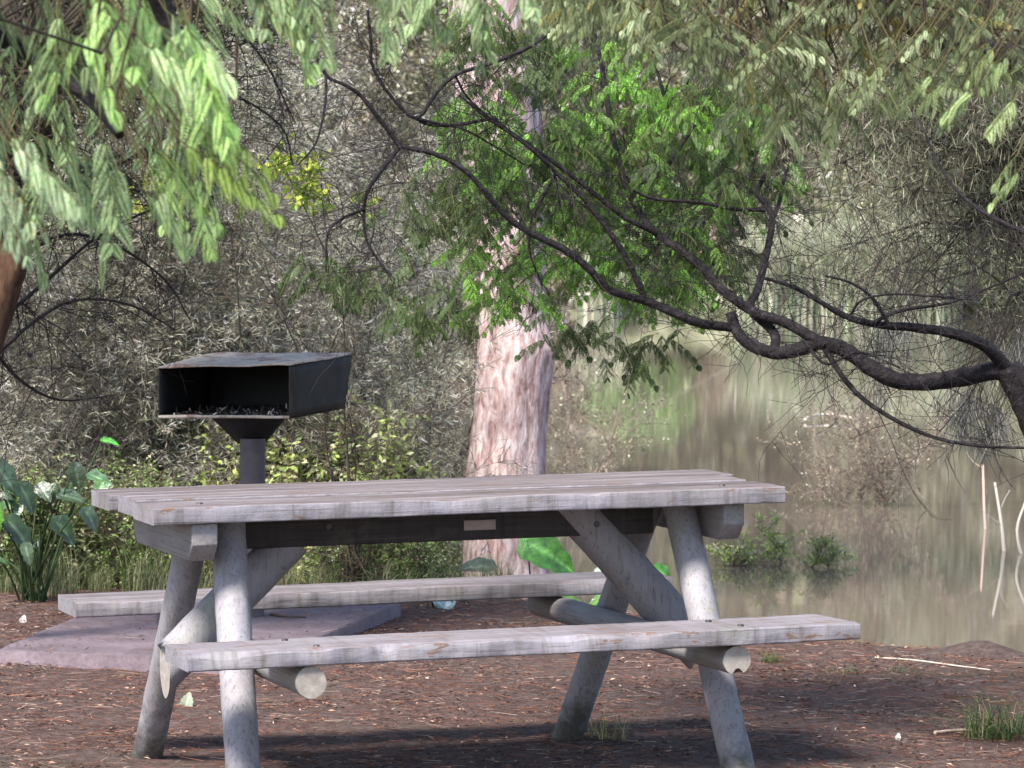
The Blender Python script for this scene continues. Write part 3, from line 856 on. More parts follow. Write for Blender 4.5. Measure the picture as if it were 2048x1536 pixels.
# ------------------------------------------------------------------ dark wattle with traced limbs (right)
def wattle():
    rg = np.random.default_rng(41)
    T0 = 10.7; px2m = T0 / FPX
    base = gpoint(2240, T0)
    t = thing('wattle_tree', 'dark wattle tree leaning in from the right with winding black limbs and feathery leaves', 'tree', base)
    def path(pts, w0, w1, dd=(0, 0), n=8, mat=DARK_BARK, name='branch'):
        k_ = len(pts); tt = np.linspace(dd[0], dd[1], k_) + T0
        P_ = np.array([at(x, y, q) for (x, y), q in zip(pts, tt)]) - base
        r_ = np.linspace(w0, w1, k_) / 2 * px2m * 1.22
        return obj(name, make_mesh(name, tube_parts(P_, r_, n, bump=0.05, rng=rg, sub=5), mat, True), t), P_
    lines = []
    def br(pts, w0, w1, dd=(0, 0), n=8):
        o, P_ = path(pts, w0, w1, dd, n); lines.append(P_); return o
    path([(2240, 1460), (2225, 1250), (2170, 1060), (2105, 900), (2055, 800), (2015, 735)], 125, 42, (0, 0), 14, name='trunk')
    br([(2040, 765), (2000, 742), (1945, 750), (1880, 762), (1800, 762), (1745, 738), (1700, 706), (1645, 686), (1605, 697), (1555, 706), (1505, 692), (1475, 665), (1461, 625)], 33, 18, (0, 0.1), 12)
    br([(1470, 655), (1420, 650), (1380, 640), (1300, 605), (1220, 580), (1180, 540), (1130, 500), (1050, 460), (1000, 420), (940, 350), (880, 312), (800, 292)], 17, 7, (0.1, -0.25))
    br([(800, 292), (760, 345), (735, 382), (728, 420), (733, 480), (760, 525), (790, 560)], 8, 3, (-0.25, -0.3))
    br([(728, 418), (680, 440), (655, 470), (652, 545)], 6, 3, (-0.28, -0.3))
    br([(800, 292), (762, 243), (722, 192), (690, 170), (652, 150), (620, 80), (600, 20)], 8, 4, (-0.25, -0.4))
    br([(652, 150), (650, 210), (632, 285), (596, 330)], 5, 2.5, (-0.35, -0.4))
    br([(1650, 690), (1570, 645), (1510, 625), (1445, 580), (1405, 535), (1350, 492), (1312, 466), (1282, 430), (1252, 372), (1240, 330), (1226, 270), (1214, 200), (1203, 130), (1190, 68)], 19, 7, (0.05, 0.4))
    br([(1252, 372), (1318, 350), (1370, 280), (1428, 186)], 9, 4, (0.3, 0.5))
    br([(1290, 600), (1262, 535), (1230, 480), (1170, 400), (1112, 345), (1085, 318), (1040, 280), (980, 240), (918, 190)], 11, 4, (0.1, -0.1))
    br([(1312, 466), (1245, 432), (1180, 380), (1112, 328), (1060, 292), (1000, 250), (985, 238), (900, 250), (830, 236)], 9, 5, (0.2, -0.1))
    br([(1110, 350), (1080, 402), (1062, 445), (1060, 505), (1085, 572)], 6, 3, (0, 0.1))
    br([(1180, -10), (1080, 80), (1000, 120), (912, 150), (870, 190), (832, 236), (780, 190), (745, 132), (742, 85), (735, 20)], 7, 5, (-0.1, -0.3))
    br([(910, 150), (935, 195), (985, 240)], 4, 3, (-0.2, -0.1))
    br([(830, 236), (860, 250), (920, 256), (985, 290), (1050, 330)], 5, 3, (-0.1, 0.1))
    br([(1550, 700), (1547, 665), (1500, 618), (1515, 580), (1530, 520), (1545, 440), (1528, 405), (1514, 385), (1530, 350)], 17, 8, (0.08, 0.3), 9)
    br([(1545, 440), (1560, 400), (1572, 345), (1600, 320)], 9, 4, (0.25, 0.4))
    br([(1530, 420), (1470, 418), (1400, 405), (1310, 398), (1265, 380)], 8, 4, (0.2, 0.1))
    br([(2012, 735), (1975, 695), (1910, 668), (1830, 655), (1760, 650), (1690, 632), (1600, 580), (1530, 556)], 24, 5, (0, -0.3))
    br([(1778, 650), (1745, 596), (1700, 565), (1650, 552)], 7, 3, (-0.2, -0.3))
    br([(1740, 648), (1800, 622), (1900, 605), (1980, 575), (2070, 535)], 7, 3, (-0.2, -0.1))
    br([(1700, 632), (1725, 600), (1790, 588), (1900, 596), (1960, 600)], 5, 2.5, (-0.2, -0.4))
    br([(1650, 700), (1700, 772), (1760, 822), (1860, 872), (1960, 892), (2070, 896)], 10, 4, (0, -0.2))
    br([(1620, 700), (1655, 728), (1720, 705), (1800, 735)], 6, 2.5, (0, -0.2))
    br([(2060, 470), (1960, 420), (1890, 350), (1830, 220)], 8, 4, (0.3, 0.5))
    br([(1520, 140), (1440, 60), (1380, -30)], 8, 5, (0.2, 0.3))
    br([(1330, 200), (1300, 80), (1280, -30)], 6, 5, (0.3, 0.3))
    # fine side twigs off every limb
    A, B, R = [], [], []
    for P_ in lines:
        A += list(P_[:-1]); B += list(P_[1:]); R += [0.0035] * (len(P_) - 1)
    (a1, b1, ra_, rb_), (ta, tb) = twig_system(rg, np.array(A), np.array(B), np.array(R), [(2.4, 0.30, 4), (1.6, 0.14, 3)], 0.75, 0.0, 0.22, 0.0011)
    nb = len(A)
    obj('twigs', make_mesh('twigs', [segs(a1[nb:], b1[nb:], ra_[nb:], rb_[nb:], (0.03, 0.024, 0.026))], TWIG), t)
    # foliage clumps: (px,py,rx,ry,count,colour kind)
    dark, mid, sunlit = (0.06, 0.10, 0.035), (0.12, 0.23, 0.05), (0.22, 0.50, 0.06)  # brightest green paints sunlit patches into the leaf colour
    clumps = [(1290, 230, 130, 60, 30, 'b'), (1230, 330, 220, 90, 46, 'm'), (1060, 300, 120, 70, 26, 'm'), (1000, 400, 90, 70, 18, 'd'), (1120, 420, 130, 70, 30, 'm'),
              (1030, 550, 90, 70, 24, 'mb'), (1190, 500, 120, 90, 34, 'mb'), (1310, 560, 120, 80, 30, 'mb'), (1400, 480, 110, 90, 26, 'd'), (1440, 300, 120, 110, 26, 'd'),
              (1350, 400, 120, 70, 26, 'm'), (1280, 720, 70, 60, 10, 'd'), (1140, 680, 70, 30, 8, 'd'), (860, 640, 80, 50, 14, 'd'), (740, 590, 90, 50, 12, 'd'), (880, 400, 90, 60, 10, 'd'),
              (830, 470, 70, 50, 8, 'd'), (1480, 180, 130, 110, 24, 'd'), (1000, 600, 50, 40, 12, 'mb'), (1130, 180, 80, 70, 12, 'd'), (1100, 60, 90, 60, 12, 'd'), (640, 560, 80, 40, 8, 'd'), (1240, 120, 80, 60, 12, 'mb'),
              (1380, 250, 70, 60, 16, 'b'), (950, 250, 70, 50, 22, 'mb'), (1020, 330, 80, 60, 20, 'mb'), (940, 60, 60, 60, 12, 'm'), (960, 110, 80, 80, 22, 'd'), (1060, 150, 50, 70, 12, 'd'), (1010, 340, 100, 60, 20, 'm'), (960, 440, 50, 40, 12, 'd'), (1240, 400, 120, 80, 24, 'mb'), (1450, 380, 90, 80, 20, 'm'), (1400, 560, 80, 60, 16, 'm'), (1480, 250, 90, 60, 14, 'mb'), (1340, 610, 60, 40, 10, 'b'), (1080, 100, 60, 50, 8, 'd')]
    parts = []
    for (cx_, cy_, rx, ry, cnt, kd) in clumps:
        for q in range(int(cnt * 1.9)):
            x = cx_ + rg.normal() * rx * 0.55; y = cy_ + rg.normal() * ry * 0.5 - 25
            p = at(x, y, T0 + rg.uniform(0.15, 1.1)) - base
            c_ = dark if kd == 'd' else sunlit if kd == 'b' else (sunlit if ('b' in kd and rg.random() < 0.45) else (mid if rg.random() < 0.6 else dark))
            if 'b' in kd: w_ = rg.random() ** (1.6 if kd == 'mb' else 0.7); c_ = np.array(mid) * (1 - w_) + np.array(sunlit) * w_
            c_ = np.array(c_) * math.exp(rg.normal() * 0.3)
            a = rg.random() * 6.28
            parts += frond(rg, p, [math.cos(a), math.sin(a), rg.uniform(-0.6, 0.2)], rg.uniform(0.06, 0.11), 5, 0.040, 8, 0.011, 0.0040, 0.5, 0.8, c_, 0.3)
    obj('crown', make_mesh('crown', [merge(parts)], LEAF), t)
    return t
wattle()

# ------------------------------------------------------------------ near feathery trees (left and top)
def near_tree(name, label, base, seed, trunk_pts, tw, fr, arms):
    rg = np.random.default_rng(seed)
    t = thing(name, label, 'tree', base)
    P_ = np.array([p for p in trunk_pts]) - base
    obj('trunk', make_mesh('trunk', tube_parts(P_, tw, 12, bump=0.04, rng=rg), RED_BARK, True), t)
    parts = []; A, B = [], []
    for f_ in fr:
        x, y, tt, dx, dy, L, c_, pl, npair = f_
        p = at(x, y, tt) - base
        d_ = RT * dx - UP * dy + FW * rg.normal() * 0.25
        parts += frond(rg, p, d_, L, npair, pl, 20, pl * 0.21, pl * 0.034, 0.30, 0.62, c_, 0.14, (0.6, 0.56, 0.2) if rg.random() < 0.06 else None)
        A.append(p); B.append(p - nrm(d_) * 0.10 + np.array([0, 0, 0.06 + rg.random() * 0.05]))
    A, B = np.array(A), np.array(B)
    obj('crown', make_mesh('crown', [merge(parts)], LEAF), t)
    top = P_[-1]
    C_ = B + vjit(rg, len(B), 0.03) + np.array([0, 0, 0.09])
    sk = [P_]
    for arm in arms:
        A_ = np.array([at(*q) for q in arm]) - base
        obj('limb', make_mesh('limb', tube_parts(A_, np.linspace(0.022, 0.008, len(A_)) if not name.startswith('silver') else np.linspace(0.05, 0.02, len(A_)), 10, bump=0.05, rng=rg), DARK_BARK, True), t)
        sk.append(A_)
    dense = np.vstack([a[i_] + (a[i_ + 1] - a[i_]) * np.linspace(0, 1, 12, endpoint=False)[:, None] for a in sk for i_ in range(len(a) - 1)])
    dist_ = np.linalg.norm((C_[:, None] + [0, 0, 0.10]) - dense[None], axis=2)
    tp = dense[dist_.argmin(1)]
    bow = vjit(rg, len(C_), 0.12) * np.linalg.norm(tp - C_, axis=1)[:, None]
    obj('branches', make_mesh('branches', [segs(A, B, 0.0012, 0.002, (0.12, 0.10, 0.05)), segs(B, C_, 0.002, 0.004, (0.07, 0.05, 0.035)), segs(C_, (C_ + tp) / 2 + bow, 0.0016, 0.0024, (0.05, 0.038, 0.03), 4), segs((C_ + tp) / 2 + bow, tp, 0.0024, 0.0034, (0.05, 0.038, 0.03), 4)], TWIG), t)
    return t
bg1, bg2, gg, yg = (0.48, 0.76, 0.24), (0.60, 0.82, 0.40), (0.34, 0.48, 0.22), (0.54, 0.76, 0.16)
rg = np.random.default_rng(5)
fr = []
# explicit bright leaves: x,y,t, dir, length, colour, pinna length, pairs
for f_ in [(190, -10, 5.4, 0.4, 0.5, 0.10, bg1, 0.105, 6), (250, -20, 5.3, 0.5, 0.4, 0.12, bg1, 0.12, 7), (330, 20, 5.2, 0.7, 0.5, 0.10, bg2, 0.12, 7), (290, 90, 5.2, 0.7, 0.3, 0.10, bg2, 0.10, 7),
           (360, 30, 5.2, 0.6, 0.9, 0.13, bg1, 0.115, 7), (385, 90, 5.2, 0.5, 1.0, 0.11, bg1, 0.10, 6), (120, 20, 5.6, -0.2, 0.8, 0.10, gg, 0.09, 6), (170, 60, 5.3, 0.3, 0.6, 0.10, bg1, 0.09, 6),
           (370, 290, 5.3, 0.9, 0.4, 0.10, yg, 0.075, 7), (420, 280, 5.3, 1.0, 0.5, 0.10, yg, 0.08, 7), (300, 290, 5.4, 0.6, 0.5, 0.09, bg1, 0.07, 6), (310, 390, 5.5, 0.5, 0.7, 0.07, gg, 0.065, 6), (390, 380, 5.5, 0.3, 0.8, 0.07, bg1, 0.07, 6),
           (20, 290, 5.0, 0.8, 0.5, 0.10, (0.55, 0.70, 0.42), 0.085, 6), (-20, 320, 5.0, 0.9, 0.8, 0.10, (0.55, 0.70, 0.40), 0.08, 6), (60, 320, 5.0, 0.9, 0.5, 0.08, bg2, 0.07, 6), (-10, 380, 5.0, 0.6, 0.9, 0.08, (0.5, 0.65, 0.40), 0.06, 6),
           (540, -10, 5.6, 0.7, 0.8, 0.10, bg1, 0.07, 6), (610, -30, 5.6, 0.3, 0.8, 0.10, gg, 0.06, 6), (480, -20, 5.6, 0.8, 0.4, 0.10, gg, 0.06, 6)]:
    x_, y_, t_, a_, b_, L_, c_, p_, n_ = f_
    fr.append((x_, y_, t_, a_, b_, L_, c_, p_ * 0.66, 5))
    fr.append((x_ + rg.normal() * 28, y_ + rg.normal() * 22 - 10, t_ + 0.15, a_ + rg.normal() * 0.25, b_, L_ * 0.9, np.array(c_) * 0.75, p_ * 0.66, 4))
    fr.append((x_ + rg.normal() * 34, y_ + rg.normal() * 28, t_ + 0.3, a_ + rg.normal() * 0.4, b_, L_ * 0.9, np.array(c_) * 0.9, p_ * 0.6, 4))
for q in range(56):
    x = rg.uniform(-60, 430); y = rg.uniform(-80, 380) if x > 150 else rg.uniform(-60, 420)
    fr.append((x, y, rg.uniform(5.8, 6.8), rg.uniform(-0.6, 1), rg.uniform(0.2, 1), rg.uniform(0.08, 0.13), np.array(gg) * rg.uniform(0.5, 1.3), rg.uniform(0.045, 0.065), 5))
for q in range(22):
    fr.append((rg.uniform(450, 1080), rg.uniform(-120, -30), rg.uniform(5.6, 6.6), rg.uniform(-1, 1), rg.uniform(0.3, 1), rg.uniform(0.08, 0.12), np.array(gg) * rg.uniform(0.7, 1.4), rg.uniform(0.04, 0.06), 5))
b1_ = np.array([*at(-420, 600, 5.8)[:2], GZ])
near_tree('jacaranda_tree', 'bright green feathery leaves hanging into the top left corner from a near tree', b1_, 51,
          [b1_ + [0, 0, -0.1], b1_ + [0.05, 0, 0.8], at(-380, 120, 5.8), at(-250, -330, 5.7), at(-60, -500, 5.7)], [0.09, 0.075, 0.06, 0.045, 0.03], fr, [[(-250, -330, 5.7), (0, -260, 5.6), (200, -180, 5.5), (400, -150, 5.5), (650, -170, 5.8), (900, -200, 6.0), (1080, -240, 6.1)], [(-380, 120, 5.8), (-200, 60, 5.9), (-40, 60, 6.0), (60, 110, 6.1), (170, 190, 6.1), (240, 270, 6.0)], [(200, -180, 5.5), (290, -60, 5.4), (340, 60, 5.4), (370, 180, 5.4), (390, 270, 5.4)]])
fr = []
dg = (0.28, 0.35, 0.18); wg = (0.50, 0.60, 0.34)
for q in range(520):
    x = rg.uniform(1080, 2090); lim = np.interp(x, [1080, 1350, 1450, 1550, 1700, 1880, 2090], [10, 70, 210, 250, 230, 190, 150])
    y = rg.uniform(-90, lim)
    c_ = np.array(dg if rg.random() < 0.65 else wg) * rg.uniform(0.6, 1.3)
    if rg.random() < 0.06: c_ = np.array((0.42, 0.36, 0.10))
    fr.append((x, y, rg.uniform(6.8, 8.4), rg.uniform(-1, 1), rg.uniform(-0.1, 0.7), rg.uniform(0.05, 0.09), c_, rg.uniform(0.022, 0.036), 6))
for (x, y) in ((1990, 95), (2020, 110), (1900, 160), (1950, 180), (2030, 200), (2035, 310), (2040, 340), (1870, 150)):
    fr.append((x, y, 6.4, -0.6 if x > 1950 else -0.9, 0.5, 0.06, (0.46, 0.60, 0.26), 0.034, 6))
b2_ = np.array([*at(2700, 600, 7.8)[:2], GZ])
t_ = near_tree('silver_wattle', 'dull grey-green feathery canopy with a thick dark limb crossing the top right', b2_, 52,
          [b2_ + [0, 0, -0.1], b2_ + [0, 0, 0.9], at(2640, 250, 7.8), at(2420, -120, 8.0), at(2100, -420, 8.0)], [0.11, 0.09, 0.075, 0.06, 0.03], fr, [[(2640, 250, 7.8), (2250, 60, 8.6), (2050, 120, 9.0), (1930, 90, 9), (1850, 58, 9), (1790, 28, 9), (1720, -20, 9), (1600, -120, 9)], [(2420, -120, 8.0), (2100, -200, 7.8), (1800, -210, 7.6), (1500, -200, 7.5), (1200, -220, 7.5), (1050, -240, 7.4)]])

# leaning red-barked trunk at the left edge
def left_trunk():
    rg = np.random.default_rng(61); T0 = 13.2
    base = gpoint(-150, T0)
    t = thing('paperbark_tree', 'leaning reddish-brown trunk cut by the left edge of the photo', 'tree', base)
    P_ = np.array([at(-150, 1420, T0), at(-130, 1100, T0), at(-60, 790, T0), at(0, 610, T0), at(38, 480, T0), at(75, 350, T0 + 0.1), at(110, 180, T0 + 0.2), at(150, -80, T0 + 0.3), at(170, -400, T0 + 0.4)]) - base
    obj('trunk', make_mesh('trunk', tube_parts(P_, [0.085, 0.075, 0.066, 0.058, 0.055, 0.05, 0.045, 0.04, 0.03], 14, bump=0.05, rng=rg), RED_BARK, True), t)
    for ln in ([(0, 640, 13.2), (95, 560, 13.0), (200, 470, 12.8), (330, 410, 12.7), (440, 390, 12.6)], [(-40, 740, 13.2), (60, 650, 13.0), (150, 600, 12.9), (260, 610, 12.8), (350, 660, 12.8)],
               [(30, 520, 13.2), (130, 470, 13), (230, 490, 12.9), (330, 560, 12.9), (380, 640, 12.9)], [(60, 430, 13.2), (190, 330, 13.1), (330, 300, 13), (460, 350, 12.9)], [(-20, 690, 13.2), (40, 760, 13.1), (120, 800, 13.0), (230, 790, 12.9)],
               [(120, 140, 13.4), (300, 120, 13.2), (450, 180, 13.1), (560, 250, 13.0), (586, 330, 13)], [(110, 180, 13.4), (260, 60, 13.3), (420, 30, 13.2), (520, 110, 13.1), (590, 245, 13.0)]):
        L_ = np.array([at(q[0], q[1], q[2] + 1.9 * k9 / (len(ln) - 1)) for k9, q in enumerate(ln)]) - base
        lt_ = tube_parts(L_, np.linspace(0.008, 0.003, len(L_)), 7, (0.035, 0.028, 0.026), bump=0.06, rng=rg)
        Q_ = np.vstack([L_[:-1] + (L_[1:] - L_[:-1]) * f__ for f__ in (0.2, 0.6)])
        (a1, b1, ra_, rb_), _ = twig_system(rg, Q_, Q_ + np.tile(L_[1:] - L_[:-1], (2, 1)) * 0.3, np.full(len(Q_), 0.006), [(2.5, 0.38, 4), (2.0, 0.16, 3)], 0.75, -0.05, 0.25, 0.0014)
        k_ = len(Q_)
        obj('limb', make_mesh('limb', lt_ + [segs(a1[k_:], b1[k_:], ra_[k_:], rb_[k_:], (0.035, 0.028, 0.026))], TWIG), t)
    A = P_[3:-1]; B = P_[4:]
    (a1, b1, ra_, rb_), (ta, tb) = twig_system(rg, A, B, np.full(len(A), 0.03), [(5, 1.1, 5), (4, 0.5, 4), (4, 0.22, 2)], 0.7, 0.15, 0.2, 0.0012)
    nb = len(A)
    obj('branches', make_mesh('branches', [segs(a1[nb:], b1[nb:], ra_[nb:], rb_[nb:], tints(rg, len(a1) - nb, (0.07, 0.055, 0.045), 0.3))], TWIG), t)
    n_ = len(ta) * 4; idx = rg.integers(0, len(ta), n_)
    Pq = ta[idx] + (tb[idx] - ta[idx]) * rg.random((n_, 1))
    obj('crown', make_mesh('crown', [leaves(Pq, nrm(rg.normal(size=(n_, 3))), rg.normal(size=(n_, 3)), 0.022, 0.006, tints(rg, n_, (0.10, 0.11, 0.06), 0.4, (0.35, 0.35, 0.25), 0.15))], LEAF), t)
left_trunk()

# ------------------------------------------------------------------ twiggy tea-tree scrub (left, behind the grill)
TWC = (0.11, 0.094, 0.085)
tea = dict(H=2.25, Rad=0.8, nstem=9, levels=[(2.4, 0.6, 4), (2.2, 0.32, 3), (1.3, 0.14, 2)], twigcol=TWC, leafcol=(0.10, 0.095, 0.07), alt=(0.74, 0.73, 0.58), pa=0.30, leafL=0.045, leafW=0.0032, per=6, spread=0.62, up=0.25, rmin=0.0016, r0=0.016)
GRP1 = 'twiggy tea-tree scrub along the left shore'
protos = []
for k, (sd_, lf) in enumerate(((101, (0.36, 0.345, 0.26)), (102, (0.32, 0.37, 0.20)), (103, (0.46, 0.44, 0.34)))):
    kw = dict(tea); kw['leafcol'] = lf
    protos.append(make_shrub('tea_tree', 'x', 'shrub', GRP1, sd_, (0, 0, 0), **kw))
spots = [(70, 16.4, 1.0, 0, 'grey twiggy tea-tree scrub at the left edge behind the glossy big-leaved plant'),
         (250, 17.0, 1.05, 1, 'tall grey-brown tea-tree bush just left of the barbecue'),
         (420, 16.9, 0.98, 2, 'twiggy tea-tree bush directly behind the barbecue box'),
         (590, 18.0, 1.08, 0, 'twiggy tea-tree bush rising over the right side of the barbecue'),
         (150, 18.8, 1.15, 2, 'pale tea-tree bush in the second row behind the far left scrub'),
         (340, 19.2, 1.2, 0, 'dark tea-tree bush in the second row between the left bushes'),
         (520, 20.5, 1.25, 1, 'greenish tea-tree bush in the back row above the barbecue'),
         (-120, 17.5, 1.1, 1, 'tea-tree bush cut off by the left edge of the view')]
used = set()
for px, tt, sc, pi, lab in spots:
    loc = gpoint(px, tt, -0.05)
    if pi not in used:
        o = protos[pi]; used.add(pi); o.location = tuple(map(float, loc)); o.scale = (sc,) * 3; o.rotation_euler = (0, 0, px * 0.1); o['label'] = lab
    else: dup(protos[pi], loc, px * 0.1, sc, lab, GRP1)
# taller spindly one filling the space between scrub and gum tree
tall = make_shrub('tea_tree', 'thin tall tea-tree with open crown between the barbecue and the pink trunk', 'tree', None, 110, gpoint(790, 19.5, -0.05), 0.4, 1.0,
    H=3.6, Rad=0.8, nstem=6, levels=[(2.6, 0.75, 4), (2.2, 0.36, 3), (1.4, 0.16, 2)], twigcol=TWC, leafcol=(0.13, 0.13, 0.09), alt=(0.45, 0.45, 0.34), pa=0.2, leafL=0.026, leafW=0.007, per=3, spread=0.6, up=0.2, rmin=0.0018, r0=0.014, base_clear=1.3)

# leafy pale-green bushes between the post and the trunk
GRP2 = 'leafy green bushes on the bank behind the table'
leafy = dict(H=0.85, Rad=0.55, nstem=10, levels=[(2.4, 0.32, 3), (2.6, 0.16, 2)], twigcol=(0.12, 0.09, 0.07), leafcol=(0.17, 0.22, 0.085), alt=(0.52, 0.52, 0.33), pa=0.24, leafL=0.034, leafW=0.016, per=3, spread=0.7, up=0.3, rmin=0.0018, r0=0.008)
lp = []
for sd_, lf in ((201, (0.30, 0.36, 0.16)), (202, (0.42, 0.52, 0.16)), (203, (0.18, 0.28, 0.08))):
    kw = dict(leafy); kw['leafcol'] = lf; lp.append(make_shrub('leafy_bush', 'x', 'bush', GRP2, sd_, (0, 0, 0), **kw))
spots = [(620, 16.5, 1.0, 1, 'yellow-green bush right beside the barbecue post'),
         (735, 16.8, 1.05, 0, 'pale speckled bush between the barbecue and the pink trunk'),
         (850, 16.9, 0.95, 0, 'pale bush touching the left side of the pink trunk'),
         (560, 17.2, 0.75, 0, 'small pale bush behind the barbecue post'),
         (690, 15.9, 0.5, 2, 'low green bush seen under the tabletop left of centre'),
         (840, 15.9, 0.45, 2, 'low green bush seen under the tabletop near the trunk'),
         (400, 16.1, 0.6, 0, 'low bush seen behind the left table legs'),
         (250, 15.9, 0.62, 2, 'dark green bush behind the left end of the tabletop'),
         (120, 16.0, 0.7, 0, 'leafy bush behind the glossy big-leaved plant'),
         (15, 15.8, 0.62, 2, 'green bush at the far left edge above the grass'),
         (960, 16.2, 0.40, 2, 'small bush at the foot of the pink trunk')]
used = set()
for px, tt, sc, pi, lab in spots:
    loc = gpoint(px, tt, -0.03)
    if pi not in used:
        o = lp[pi]; used.add(pi); o.location = tuple(map(float, loc)); o.scale = (sc,) * 3; o.rotation_euler = (0, 0, px * 0.13); o['label'] = lab
    else: dup(lp[pi], loc, px * 0.13, sc, lab, GRP2)

# yellow sapling above the barbecue
make_shrub('sapling', 'slender sapling with a tuft of yellow-green leaves above the barbecue', 'sapling', None, 211, gpoint(712, 15.7, -0.03), 0.2, 1.0,
    H=2.15, Rad=0.20, nstem=5, levels=[(2.4, 0.24, 3), (2.6, 0.12, 2)], twigcol=(0.09, 0.07, 0.05), leafcol=(0.34, 0.46, 0.08), alt=(0.54, 0.56, 0.12), pa=0.3, leafL=0.045, leafW=0.02, per=6, spread=0.7, up=0.2, rmin=0.0016, r0=0.008, base_clear=1.62)

# ------------------------------------------------------------------ she-oak with hanging needles (right)
def sheoak():
    rg = np.random.default_rng(71); T0 = 13.5
    base = np.array([*at(2420, 480, T0)[:2], GZ])
    t = thing('she_oak', 'she-oak with grey hanging needle foliage on the right side over the water', 'tree', base)
    tr_ = np.array([base + [0, 0, -0.15], base + [0, 0, 0.9], at(2350, 330, T0), at(2250, 0, T0), at(2150, -350, T0)]) - base
    obj('trunk', make_mesh('trunk', tube_parts(tr_, [0.11, 0.095, 0.08, 0.06, 0.04], 12, bump=0.05, rng=rg), DARK_BARK, True), t)
    A, B, R = [], [], []
    for (x0, y0), (x1, y1) in [((2350, 330), (1680, 330)), ((2340, 360), (1760, 480)), ((2340, 300), (1650, 200)), ((2300, 200), (1740, 60)), ((2250, 50), (1700, -60)), ((2360, 400), (1850, 580)), ((2330, 330), (1900, 360)), ((2300, 150), (1900, 180)), ((2360, 450), (1960, 700))]:
        p0 = at(x0, y0, T0); p1 = at(x1, y1, T0 + rg.uniform(-0.6, 0.8)); prev = p0
        for k_ in range(1, 8):
            q_ = p0 + (p1 - p0) * k_ / 7 + rg.normal(size=3) * 0.04 + np.array([0, 0, 0.06 * math.sin(k_ / 7 * 3.14)])
            A.append(prev - base); B.append(q_ - base); R.append(0.022 * (1 - k_ / 9)); prev = q_
    (a1, b1, ra_, rb_), (ta, tb) = twig_system(rg, np.array(A), np.array(B), np.array(R), [(4, 0.5, 4), (3, 0.22, 2)], 0.7, 0.05, 0.2, 0.0016)
    obj('branches', make_mesh('branches', [segs(a1, b1, ra_, rb_, tints(rg, len(a1), (0.05, 0.04, 0.035), 0.3), 4)], TWIG), t)
    def needles(P_, n_per, L, colr, jit=0.02, fan=0.5):
        n_ = len(P_) * n_per; idx = np.repeat(np.arange(len(P_)), n_per)
        Q = P_[idx] + vjit(rg, n_, jit)
        D_ = nrm(vjit(rg, n_, fan) + [0, 0, -1])
        return leaves(Q, D_, rg.normal(size=(n_, 3)), L * rg.uniform(0.5, 1.3, n_), 0.0032, tints(rg, n_, colr, 0.35, (0.34, 0.33, 0.24), 0.2))
    k_ = rg.integers(0, len(ta), 8500)
    Pm = ta[k_] + (tb[k_] - ta[k_]) * rg.random((len(k_), 1))
    parts = [needles(Pm, 9, 0.055, (0.24, 0.24, 0.16), 0.045, 0.8)]
    # dense dangling tassels
    for (x, y, w, n_) in [(1940, 800, 50, 34), (1770, 655, 50, 16), (2030, 700, 60, 26), (1760, 760, 24, 6), (1965, 840, 40, 22)]:
        Q = np.array([at(x + rg.normal() * w * 0.5, y + rg.normal() * 22, T0 - 1.2 + rg.normal() * 0.2) for _ in range(n_)]) - base
        parts.append(needles(Q, 12, 0.13, (0.13, 0.13, 0.12), 0.012, 0.33))
        U_ = Q + np.array([0.1, 0, 0.25])
        parts.append(segs(Q, U_, 0.001, 0.0015, (0.05, 0.04, 0.035)))
    obj('crown', make_mesh('crown', [merge(parts)], LEAF), t)
sheoak()

# ------------------------------------------------------------------ far bank
GRP3 = 'trees on the far bank of the lake'
def far_tree(seed, H, Rad, leafc, alt, pa, twc=(0.16, 0.13, 0.10)):
    rg = np.random.default_rng(seed)
    t = thing('bank_tree', 'x', 'tree', (0, 0, 0), GRP3)
    A, B, R = [], [], []
    stems = 3
    for s in range(stems):
        a = rg.random() * 6.28; p = np.array([math.cos(a) * 0.3, math.sin(a) * 0.3, -0.3]); d_ = nrm([math.cos(a) * 0.3, math.sin(a) * 0.3, 1])
        r = 0.13
        for k_ in range(9):
            q_ = p + d_ * H * 0.78 / 9 * rg.uniform(0.8, 1.1); A.append(p); B.append(q_); R.append(r); p = q_; d_ = nrm(d_ + rg.normal(size=3) * 0.13); r *= 0.84
    (a1, b1, ra_, rb_), (ta, tb) = twig_system(rg, np.array(A), np.array(B), np.array(R), [(2.2, Rad * 0.85, 4), (1.6, Rad * 0.4, 3)], 0.75, 0.02, 0.25, 0.012)
    obj('trunk', make_mesh('trunk', [segs(a1, b1, ra_, rb_, tints(rg, len(a1), twc, 0.3), 4)], TWIG), t)
    nn_ = 15000; k_ = rg.integers(0, len(ta), nn_)
    P_ = ta[k_] + (tb[k_] - ta[k_]) * rg.random((nn_, 1)) + vjit(rg, nn_, 0.16)
    cl = vnoise(P_[:, 0] + P_[:, 2] * 0.7, P_[:, 1] - P_[:, 2] * 0.7, 1.6, seed)
    P_ = P_[P_[:, 2] > 0.2 * H * rg.random(nn_)]
    cl = vnoise(P_[:, 0] + P_[:, 2] * 0.7, P_[:, 1] - P_[:, 2] * 0.7, 1.6, seed)
    n_ = len(P_)
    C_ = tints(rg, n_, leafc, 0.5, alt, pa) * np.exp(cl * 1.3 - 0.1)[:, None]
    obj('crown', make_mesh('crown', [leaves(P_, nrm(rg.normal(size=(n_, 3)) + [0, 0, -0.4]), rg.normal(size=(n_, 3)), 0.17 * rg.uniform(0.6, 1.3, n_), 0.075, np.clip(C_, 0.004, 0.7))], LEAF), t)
    return t
